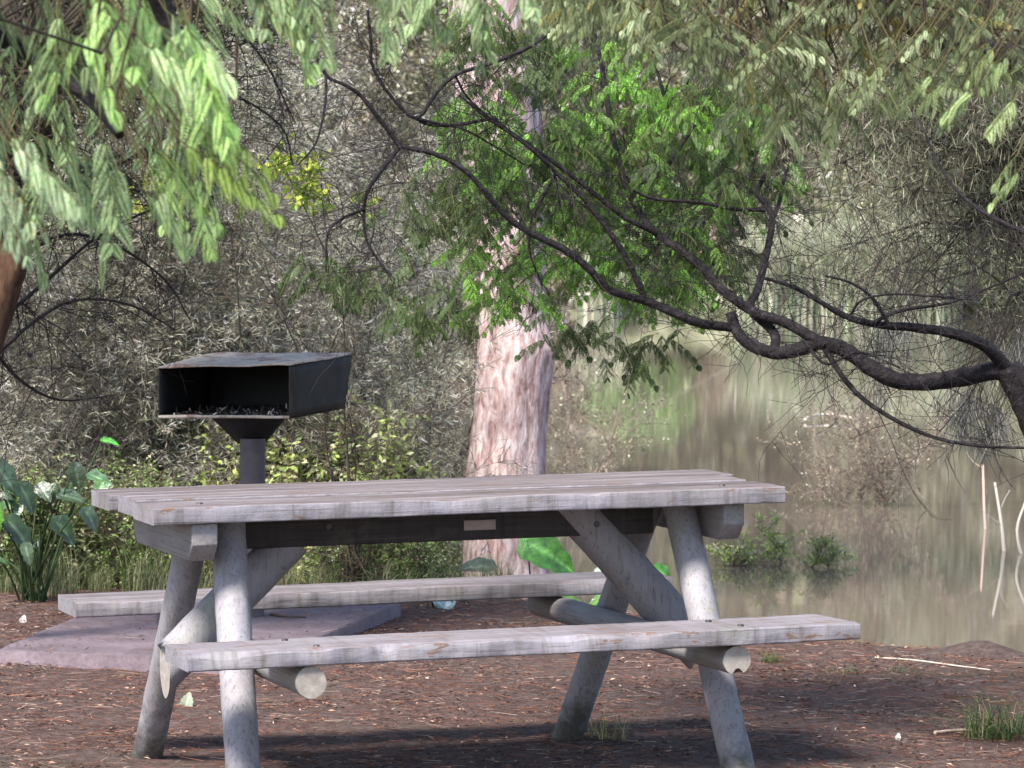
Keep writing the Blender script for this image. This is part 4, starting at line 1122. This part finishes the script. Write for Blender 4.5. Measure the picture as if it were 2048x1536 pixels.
ft = [far_tree(301, 10, 2.6, (0.30, 0.28, 0.19), (0.70, 0.66, 0.54), 0.24),
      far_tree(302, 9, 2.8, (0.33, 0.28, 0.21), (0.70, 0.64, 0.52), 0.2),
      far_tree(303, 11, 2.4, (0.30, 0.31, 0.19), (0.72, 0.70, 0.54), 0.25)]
used = set()
rg = np.random.default_rng(9)
rows = [('front', 84, 9, 0.85), ('middle', 91, 9, 1.05), ('back', 100, 10, 1.25)]
ords = ['first', 'second', 'third', 'fourth', 'fifth', 'sixth', 'seventh', 'eighth', 'ninth', 'tenth', 'eleventh']
kinds = ['olive', 'brownish', 'fresh green']
for rn, tt, cnt, sc in rows:
    for k in range(cnt):
        px = -180 + (2400) * (k + rg.uniform(-0.25, 0.25)) / (cnt - 1)
        pi = int(rg.integers(0, 3)) if px > 500 else int(rg.choice([0, 1]))
        loc = gpoint(px, tt + rg.uniform(-2, 2), -0.1)
        lab = f'{kinds[pi]} tree across the lake, {ords[k]} from the left in the {rn} row'
        s = sc * rg.uniform(0.88, 1.12)
        if pi not in used:
            o = ft[pi]; used.add(pi); o.location = tuple(map(float, loc)); o.scale = (s,) * 3; o['label'] = lab
        else: dup(ft[pi], loc, rg.random() * 6.28, s, lab, GRP3)
# understory bushes along the far waterline
GRP4 = 'bushes along the far waterline'
def far_bush(seed, leafc, alt):
    rg = np.random.default_rng(seed)
    t = thing('bank_bush', 'x', 'bush', (0, 0, 0), GRP4)
    n_ = 5000
    u = nrm(rg.normal(size=(n_, 3))) * (rg.random((n_, 1)) ** 0.4) * [1.5, 1.2, 1.3]; u[:, 2] = np.abs(u[:, 2]) * 1.3
    lump = vnoise(u[:, 0] * 2, u[:, 1] * 2 + u[:, 2], 1.5, seed); u = u[lump > -0.22]; n_ = len(u)
    obj('stems', make_mesh('stems', [segs(np.zeros((60, 3)) + vjit(rg, 60, 0.2) * [1, 1, 0] - [0, 0, .2], u[:60], 0.02, 0.008, (0.25, 0.21, 0.17))], TWIG), t)
    C_ = tints(rg, n_, leafc, 0.45, alt, 0.2)
    obj('foliage', make_mesh('foliage', [leaves(u, nrm(rg.normal(size=(n_, 3)) + [0, 0, -0.4]), rg.normal(size=(n_, 3)), 0.15 * rg.uniform(0.6, 1.3, n_), 0.06, C_)], LEAF), t)
    return t
fbp = [far_bush(401, (0.24, 0.26, 0.14), (0.6, 0.58, 0.44)), far_bush(402, (0.30, 0.23, 0.18), (0.58, 0.5, 0.4)), far_bush(403, (0.2, 0.32, 0.12), (0.55, 0.62, 0.35))]
used = set()
fk = ['olive', 'brown', 'green']
for k in range(16):
    px = -100 + 2300 * (k + rg.uniform(-0.3, 0.3)) / 15; pi = int(rg.integers(0, 3))
    tt = 80.5 + rg.uniform(0, 2.5)
    loc = gpoint(px, tt, -0.1); loc[2] = max(loc[2], WZ - 0.05)
    s = rg.uniform(0.7, 1.25); lab = f'{fk[pi]} bush at the far waterline, number {k + 1} from the left'
    lab = f'low {fk[pi]} bush on the far waterline, {(ords + ["twelfth","thirteenth","fourteenth","fifteenth","sixteenth"])[k]} counted from the left'
    if pi not in used:
        o = fbp[pi]; used.add(pi); o.location = tuple(map(float, loc)); o.scale = (s,) * 3; o['label'] = lab
    else: dup(fbp[pi], loc, rg.random() * 6.28, s, lab, GRP4)
# forest mass on the hill behind
rg = np.random.default_rng(12)
n_ = 85000
lat = rg.uniform(-45, 45, n_); dep = rg.uniform(85, 125, n_)
P_ = CAM + lat[:, None] * r2 + dep[:, None] * f2
hz = height(P_[:, 0], P_[:, 1]); P_[:, 2] = hz + rg.random(n_) ** 1.1 * 9
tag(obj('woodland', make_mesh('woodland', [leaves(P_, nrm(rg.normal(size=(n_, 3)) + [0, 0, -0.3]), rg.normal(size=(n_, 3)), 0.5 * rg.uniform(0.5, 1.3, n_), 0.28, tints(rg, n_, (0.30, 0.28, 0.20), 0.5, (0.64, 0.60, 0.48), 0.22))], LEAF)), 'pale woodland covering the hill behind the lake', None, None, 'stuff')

# reeds on the far bank
GRP5 = 'pale reed clumps on the far bank'
def blades(rg, n_, Rad, H, w, C_, bend=0.5, nseg=4, base=None):
    """curved grass blades"""
    a = rg.random(n_) * 6.28; rr = np.sqrt(rg.random(n_)) * Rad
    p = np.stack([np.cos(a) * rr, np.sin(a) * rr, np.full(n_, -0.02)], 1)
    if base is not None: p = p + base
    b = rg.random(n_) * 6.28; out = np.stack([np.cos(b), np.sin(b), np.zeros(n_)], 1)
    L_ = H * rg.uniform(0.5, 1.15, n_); bd = bend * rg.uniform(0.3, 1.6, n_)
    side = np.stack([-np.sin(b), np.cos(b), np.zeros(n_)], 1)
    V_ = np.empty((n_, nseg + 1, 2, 3))
    for k_ in range(nseg + 1):
        t = k_ / nseg
        c = p + out * (L_ * bd * t ** 2)[:, None] + np.array([0, 0, 1.]) * (L_ * (t - 0.42 * np.minimum(bd, 1.6) * t ** 2.4))[:, None]
        ww = w * (1 - t ** 1.5 * 0.93) * 0.5
        V_[:, k_, 0] = c - side * ww; V_[:, k_, 1] = c + side * ww
    m_ = (nseg + 1) * 2
    i_ = np.arange(n_)[:, None] * m_ + np.arange(nseg)[None] * 2
    F_ = np.stack([i_, i_ + 1, i_ + 3, i_ + 2], -1).reshape(-1, 4)
    return V_.reshape(-1, 3), F_, np.repeat(C_, m_, 0)
rg = np.random.default_rng(13)
rme = make_mesh('reed', [blades(rg, 500, 0.6, 2.1, 0.045, tints(rg, 500, (0.36, 0.42, 0.28), 0.3, (0.68, 0.64, 0.52), 0.4), 0.45)], LEAF)
rl = [(1540, 'at the left end of the reed bed'), (1600, 'second from the left in the reed bed'), (1665, 'in the middle of the reed bed'), (1730, 'fourth in the reed bed'), (1790, 'fifth in the reed bed'), (1860, 'at the right end of the reed bed'),
      (880, 'left of the pink trunk across the lake'), (820, 'farthest left, by the tea-tree crown'), (1200, 'right of the pink trunk across the lake')]
for k, (px, lb) in enumerate(rl):
    o = obj('reed_clump', rme); loc = gpoint(px, 79.6, 0); loc[2] = WZ
    o.location = tuple(map(float, loc)); o.rotation_euler = (0, 0, k * 1.3); s = 1.15 if 1500 < px < 1900 else 0.8; o.scale = (s, s, s)
    tag(o, 'pale green reed clump ' + lb, 'reeds', GRP5)

# ------------------------------------------------------------------ things in the water
rg = np.random.default_rng(14)
def water_sprig(px, py, h, seed, label, leafc, nst=6, rad_=0.25, leaf=0.03, per=4):  # shrubs added to give the lake a broken reflection texture
    loc = on_plane(px, py, WZ)
    return make_shrub('added_lake_shrub', label, 'shrub', 'thin shrubs added in the lake', seed, loc, seed * 0.7, 1.0, H=h, Rad=rad_, nstem=nst, levels=[(2.2, h * 0.35, 3), (2.0, h * 0.18, 2)],
        twigcol=(0.22, 0.17, 0.14), leafcol=leafc, alt=(0.55, 0.52, 0.36), pa=0.2, leafL=leaf, leafW=leaf * 0.35, per=per, spread=0.65, up=0.2, rmin=0.0018, r0=0.006, base_clear=0.02)
water_sprig(1560, 1128, 0.34, 501, 'bright yellow-green leafy shrub in the water off the right end of the tabletop', (0.42, 0.50, 0.16), 6, 0.55, 0.034, 3)
water_sprig(1720, 1010, 0.9, 504, 'added pale twiggy shrub imitating lake reflections right of the tabletop', (0.24, 0.20, 0.15), 9, 0.9, 0.022, 4)
water_sprig(1150, 950, 1.0, 505, 'small added shrub imitating lake reflections close to the pink trunk', (0.24, 0.22, 0.15), 7, 0.9, 0.03, 2)

def dead_branch(label, pts, r0, r1, colr, nm='dead_branch', cat='branch', group=None):
    P_ = np.array(pts); b0 = P_[0].copy()
    t = thing(nm, label, cat, b0, group)
    rg = np.random.default_rng(len(label))
    (a1, b1, ra_, rb_), _ = twig_system(rg, (P_ - b0)[:-1], (P_ - b0)[1:], np.full(len(P_) - 1, r1), [(1.3 if nm != 'fallen_twig' else 0.35, np.linalg.norm(P_[-1] - P_[0]) * (0.35 if nm != 'fallen_twig' else 0.04), 3)], 0.6, 0.1, 0.2, r1 * 0.4)
    k_ = len(P_) - 1
    obj('stem', make_mesh('stem', tube_parts(P_ - b0, np.linspace(r0, r1, len(P_)), 7, colr, bump=0.08, rng=rg) + [segs(a1[k_:], b1[k_:], ra_[k_:], rb_[k_:], colr)], TWIG, True), t)
    return t
PALE = (0.62, 0.55, 0.46)
def wpts(lst, t): return [at(x, y, t) for x, y in lst]
def stick_from_water(px, py, top, mid=None):
    p0 = on_plane(px, py, WZ - 0.05); tt = float(np.dot(p0 - CAM, FW))
    pts = [p0] + ([at(mid[0], mid[1], tt)] if mid else []) + [at(top[0], top[1], tt + 0.1)]
    return pts
GS = 'pale stalks standing in the lake'
PK = (0.55, 0.40, 0.34)
dead_branch('tall pale stalk rising from the water, leftmost of the three at the right edge', stick_from_water(1972, 1075, (1966, 930), (1968, 1000)), 0.010, 0.006, PK, 'dead_stalk', 'stalk', GS)
dead_branch('thick pale stalk in the water, middle one of the three at the right edge', stick_from_water(2010, 1120, (1990, 965), (2003, 1050)), 0.012, 0.007, PALE, 'dead_stalk', 'stalk', GS)
dead_branch('curved white stalk at the water, rightmost at the right edge', stick_from_water(2046, 1125, (2052, 1000), (2034, 1060)), 0.010, 0.006, PALE, 'dead_stalk', 'stalk', GS)
dead_branch('bleached branch lying across the water below the winding limb', [on_plane(1610, 838, WZ + 0.03), on_plane(1650, 828, WZ + 0.05) , on_plane(1700, 836, WZ + 0.04), on_plane(1720, 838, WZ + 0.05)], 0.014, 0.009, PALE)
dead_branch('white forked dead branch behind the leaves just right of the pink trunk', [on_plane(1130, 700, WZ - 0.1), at(1142, 604, 50), at(1180, 590, 50), at(1222, 572, 50)], 0.035, 0.02, PALE)

# ------------------------------------------------------------------ big glossy leaves
def big_leaf(rg, c, tipdir, normal, L, W, colr):
    """curved heart-shaped blade, grid 8x6"""
    d_ = nrm(tipdir); nn_ = nrm(normal - np.dot(normal, d_) * d_); s_ = np.cross(d_, nn_)
    u = np.linspace(0, 1, 11); v = np.linspace(-1, 1, 9)
    wprof = np.sin(np.pi * u ** 0.62) ** 0.8 * W / 2
    U_, V_ = np.meshgrid(u, v, indexing='ij')
    ww = wprof[:, None] * V_
    back = -0.16 * L * (1 - U_) * np.abs(V_) ** 1.5 * (U_ < 0.4)
    ww = ww * (1 + 0.12 * rg.normal(size=(11, 1)))
    z_ = -0.25 * L * (U_ ** 2) + 0.22 * np.abs(ww) + 0.012 * L * np.sin(U_ * 26 + np.abs(V_) * 4)
    P_ = c + (U_ * L + back)[..., None] * d_ + ww[..., None] * s_ + z_[..., None] * nn_
    i_ = np.arange(10)[:, None] * 9 + np.arange(8)[None]
    F_ = np.stack([i_, i_ + 1, i_ + 10, i_ + 9], -1).reshape(-1, 4)
    C_ = np.tile(np.array(colr, float), (99, 1)); C_[np.abs(V_.ravel()) < 0.05] = np.minimum(C_[0] * 1.8 + 0.05, 0.8)
    return P_.reshape(-1, 3), F_, C_
def taro(label, px, t0, specs, seed):
    rg = np.random.default_rng(seed)
    base = gpoint(px, t0)
    t = thing('elephant_ear_plant', label, 'plant', base, 'big-leaved plants on the bank')
    if seed == 81:
        for q in range(16):
            specs = specs + [(rg.uniform(-30, 215), rg.uniform(930, 1130), rg.uniform(-0.2, 0.5), rg.uniform(-0.5, 1), rg.uniform(0.0, 1), rg.uniform(0.06, 0.13), rg.uniform(0.05, 0.10), np.array((0.04, 0.09, 0.03)) * rg.uniform(0.6, 2.2), 'u' if rg.random() < 0.6 else 'f')]
    for (x, y, dt, tx, ty, L, W, c_, face) in specs:
        c = at(x, y, t0 + dt) - base
        d_ = RT * tx - UP * ty - FW * 0.15
        nn_ = UP * (1 if face != 'f' else 0.35) - FW * (0.55 if face != 'f' else 1.0)
        lf = obj('leaf', make_mesh('leaf', [big_leaf(rg, c, d_, nn_, L * (0.72 if seed == 81 else 1), W * (0.72 if seed == 81 else 1), c_)], GLOSSY_LEAF, True), t)
        g0 = np.array([rg.normal() * 0.04, rg.normal() * 0.04, -0.03])
        obj('stalk', make_mesh('stalk', tube_parts([g0, (g0 + c) / 2 + [0, 0, 0.06], c], [0.005, 0.004, 0.0025], 6, (0.05, 0.085, 0.03)), LEAF, True), t)
DG, SG, BGc = (0.03, 0.06, 0.025), (0.05, 0.09, 0.05), (0.07, 0.24, 0.02)
taro('glossy dark-leaved elephant ear plant at the left edge beyond the concrete pad', 75, 15.2,
     [(-10, 930, 0, 0.6, 0.6, 0.20, 0.15, SG, 'u'), (120, 990, 0.1, 0.9, 0.1, 0.16, 0.12, SG, 'u'), (180, 950, 0.2, 0.7, 0.2, 0.14, 0.11, (0.10, 0.2, 0.1), 'u'), (205, 880, 0.3, 0.9, 0.1, 0.10, 0.06, (0.08, 0.35, 0.05), 'u'),
      (15, 1040, -0.1, 0.8, 0.8, 0.22, 0.14, DG, 'u'), (-25, 1010, -0.2, 0.3, 0.9, 0.18, 0.14, (0.10, 0.30, 0.03), 'f'), (110, 1040, 0, 0.6, 0.6, 0.18, 0.13, DG, 'u'), (150, 930, 0.1, 0.2, 1.0, 0.14, 0.10, DG, 'f'),
      (40, 970, 0, 0.5, 0.8, 0.18, 0.13, DG, 'u'), (170, 1020, 0, 0.5, 0.7, 0.14, 0.10, SG, 'u'), (50, 1090, -0.2, 0.3, 0.9, 0.12, 0.08, (0.12, 0.18, 0.1), 'u')], 81)
taro('bright green elephant ear plant seen under the tabletop beside the pink trunk', 1120, 16.0,
     [(1055, 1082, 0, 0.85, 0.5, 0.24, 0.17, BGc, 'f'), (985, 1135, 0.1, -0.9, -0.1, 0.17, 0.12, (0.06, 0.10, 0.08), 'u'), (1230, 1140, 0.2, -0.9, 0.1, 0.12, 0.09, (0.5, 0.62, 0.5), 'u'), (1310, 1135, 0.4, 0.9, 0.6, 0.10, 0.08, BGc, 'u'),
      (1120, 1200, -0.1, 0.8, 0.1, 0.12, 0.08, (0.16, 0.34, 0.05), 'u'), (1215, 1195, 0, -0.7, 0.2, 0.1, 0.07, (0.12, 0.3, 0.04), 'u')], 82)
taro('small pale silvery-leaved plant low between the benches beside the pad', 885, 15.2,
     [(905, 1205, 0, -0.8, 0.5, 0.10, 0.07, (0.4, 0.5, 0.5), 'u'), (870, 1200, 0, 0.9, 0.6, 0.08, 0.06, (0.3, 0.42, 0.4), 'u'), (850, 1225, 0, -0.5, 0.3, 0.08, 0.05, (0.1, 0.2, 0.06), 'u')], 83)

# ------------------------------------------------------------------ grass
rg = np.random.default_rng(15)
def tuft_mesh(n_, Rad, H, w, c1, c2, p2, bend=0.5):
    return make_mesh('grass', [blades(rg, n_, Rad, H, w, tints(rg, n_, c1, 0.3, c2, p2), bend)], LEAF)
def grass_tuft(label, px, py, me, s=1.0, group=None, z=None):
    o = obj('grass_tuft', me); p = on_plane(px, py, GZ)
    p[2] = float(height(p[0], p[1]))
    o.location = tuple(map(float, p)); o.scale = (s,) * 3; o.rotation_euler = (0, 0, px)
    return tag(o, label, 'grass tuft', group)
gA = tuft_mesh(260, 0.06, 0.13, 0.0022, (0.07, 0.12, 0.035), (0.32, 0.28, 0.14), 0.25, 1.1)
gB = tuft_mesh(90, 0.05, 0.13, 0.002, (0.20, 0.20, 0.07), (0.45, 0.40, 0.22), 0.4, 0.9)
gC = tuft_mesh(60, 0.06, 0.06, 0.003, (0.09, 0.15, 0.04), (0.3, 0.28, 0.14), 0.2, 0.9)
grass_tuft('dark green grass tuft on bare soil at the lower right', 1995, 1475, gA, 1.7)
grass_tuft('wispy straw-coloured grass tuft at the foot of the far right table leg', 1212, 1482, gB, 1.3)
grass_tuft('small grass tuft behind the right end of the near bench support', 1540, 1325, gA, 0.55)
grass_tuft('thin flat grass patch right of the near bench end', 1690, 1345, gC, 1.2)
grass_tuft('sparse grass patch near the shore right of the bench end', 1800, 1345, gC, 1.1)
GG = 'tall grass tufts below the scrub on the left'
gD = tuft_mesh(160, 0.12, 0.34, 0.004, (0.13, 0.17, 0.07), (0.42, 0.38, 0.26), 0.35, 0.45)
gE = tuft_mesh(160, 0.14, 0.26, 0.004, (0.09, 0.14, 0.05), (0.36, 0.34, 0.22), 0.3, 0.6)
n_ = 0
for k, px in enumerate(range(-20, 1000, 44)):
    if 1000 < px: continue
    py = np.interp(px, [0, 300, 600, 1000], [1186, 1182, 1178, 1186]) + rg.uniform(-8, 8)
    n_ += 1
    where = 'left of the tabletop' if px < 200 else 'behind the left table legs' if px < 480 else 'seen under the tabletop' if px < 800 else 'by the pink trunk'
    grass_tuft(f'{"tall" if k % 2 else "short"} grass tuft {where}, {(ords + ["twelfth","thirteenth","fourteenth","fifteenth","sixteenth","seventeenth","eighteenth","nineteenth","twentieth","twenty-first","twenty-second","twenty-third","twenty-fourth"])[n_ - 1]} from the left in its row', px, py, gD if k % 2 else gE, rg.uniform(0.4, 0.85), GG)

# ------------------------------------------------------------------ ground litter
rg = np.random.default_rng(16)
def on_ground(n_, x0, x1, y0, y1, t0=9.8, t1=16.5, spare=True):
    tt = np.sqrt(rg.uniform(t0 ** 2, t1 ** 2, n_)); px = rg.uniform(-250, 2300, n_)
    p = CAM + tt[:, None] * f2 + ((px - 1024) / FPX * tt)[:, None] * r2
    z = height(p[:, 0], p[:, 1]); p[:, 2] = z
    p = p[z > WZ + 0.08]
    c = np.array(pc)[:, :2]           # not on the pad, except a few
    inside = np.ones(len(p), bool)
    for k_ in range(4):
        a, b = c[k_], c[(k_ + 1) % 4]
        inside &= ((b[0] - a[0]) * (p[:, 1] - a[1]) - (b[1] - a[1]) * (p[:, 0] - a[0])) > 0
    drop = inside & (rg.random(len(p)) > 0.12)
    p[inside, 2] = pz
    return p[~drop]
P_ = on_ground(62000, 0, 0, 0, 0)
dn_ = vnoise(P_[:, 0], P_[:, 1], 3.2, 61) + 0.5 * vnoise(P_[:, 0], P_[:, 1], 9, 62)
near_leg = np.zeros(len(P_))
for lx, ly in ((-0.72, -0.64), (-0.70, 0.66), (0.655, -0.64), (0.585, 0.66)):
    near_leg += np.exp(-((P_[:, 0] - lx) ** 2 + (P_[:, 1] - ly) ** 2) / 0.012)
P_ = P_[rng.random(len(P_)) < np.clip(0.42 + dn_ * 1.3 + near_leg, 0.05, 1)]; n_ = len(P_)
a = rg.random(n_) * 6.28
D_ = np.stack([np.cos(a), np.sin(a), rg.normal(size=n_) * 0.16], 1); S_ = np.stack([-np.sin(a), np.cos(a), rg.normal(size=n_) * 0.5], 1)
P_[:, 2] += 0.003 + rg.random(n_) * 0.006
lt = leaves(P_, D_, S_, rg.uniform(0.010, 0.034, n_), rg.uniform(0.002, 0.008, n_), tints(rg, n_, (0.13, 0.075, 0.055), 0.5, (0.36, 0.25, 0.19), 0.10, 0.3), 0.25)
tag(obj('leaf_litter', make_mesh('leaf_litter', [lt], DRY)), 'brown fallen leaves and needles scattered over the soil', None, None, 'stuff')
P_ = on_ground(9000, 0, 0, 0, 0); n_ = len(P_)
a = rg.random(n_) * 6.28; L_ = rg.uniform(0.02, 0.09, n_)
E_ = P_ + np.stack([np.cos(a) * L_, np.sin(a) * L_, rg.random(n_) * 0.008], 1)
P_[:, 2] += 0.005; E_[:, 2] += 0.005
tag(obj('needle_litter', make_mesh('needle_litter', [segs(P_, E_, 0.0009, 0.0006, tints(rg, n_, (0.22, 0.09, 0.055), 0.4, (0.40, 0.30, 0.24), 0.2))], DRY)), 'reddish needles and fine twigs strewn on the soil', None, None, 'stuff')
def lay(lst, dz=0.006): return [on_plane(x, y, GZ) * [1, 1, 0] + [0, 0, float(height(*on_plane(x, y, GZ)[:2])) + dz] for x, y in lst]
dead_branch('long pale twig lying on the soil near the shore at the right', lay([(1750, 1317), (1830, 1322), (1900, 1330), (1980, 1342)]), 0.003, 0.002, PALE, 'fallen_twig', 'twig')
dead_branch('pale bark strip lying left of the dark green grass tuft', lay([(1870, 1472), (1910, 1466), (1945, 1464)]), 0.006, 0.004, (0.55, 0.42, 0.33), 'fallen_twig', 'twig')
dead_branch('dark stick lying on the concrete pad behind the near bench', [on_plane(541, 1229, pz + 0.006), on_plane(575, 1233, pz + 0.008), on_plane(612, 1234, pz + 0.006)], 0.005, 0.003, (0.06, 0.045, 0.04), 'fallen_twig', 'twig')
for (x, y, s, lab) in ((372, 1402, 0.045, 'pale green fallen leaf standing on the soil behind the left legs'), (1795, 1470, 0.02, 'small white fallen leaf on the soil at lower right'), (45, 1232, 0.03, 'pale fallen leaf on the soil left of the pad')):
    p = on_plane(x, y + 12, GZ)
    p[2] = float(height(p[0], p[1])) + 0.002
    o = obj('fallen_leaf', make_mesh('fallen_leaf', [big_leaf(rg, np.zeros(3), UP + RT * 0.25, -FW + UP * 0.1, s, s * 0.9, (0.42, 0.50, 0.36) if s > 0.04 else (0.75, 0.7, 0.65))], LEAF, True))
    o.location = tuple(map(float, p)); tag(o, lab, 'leaf')
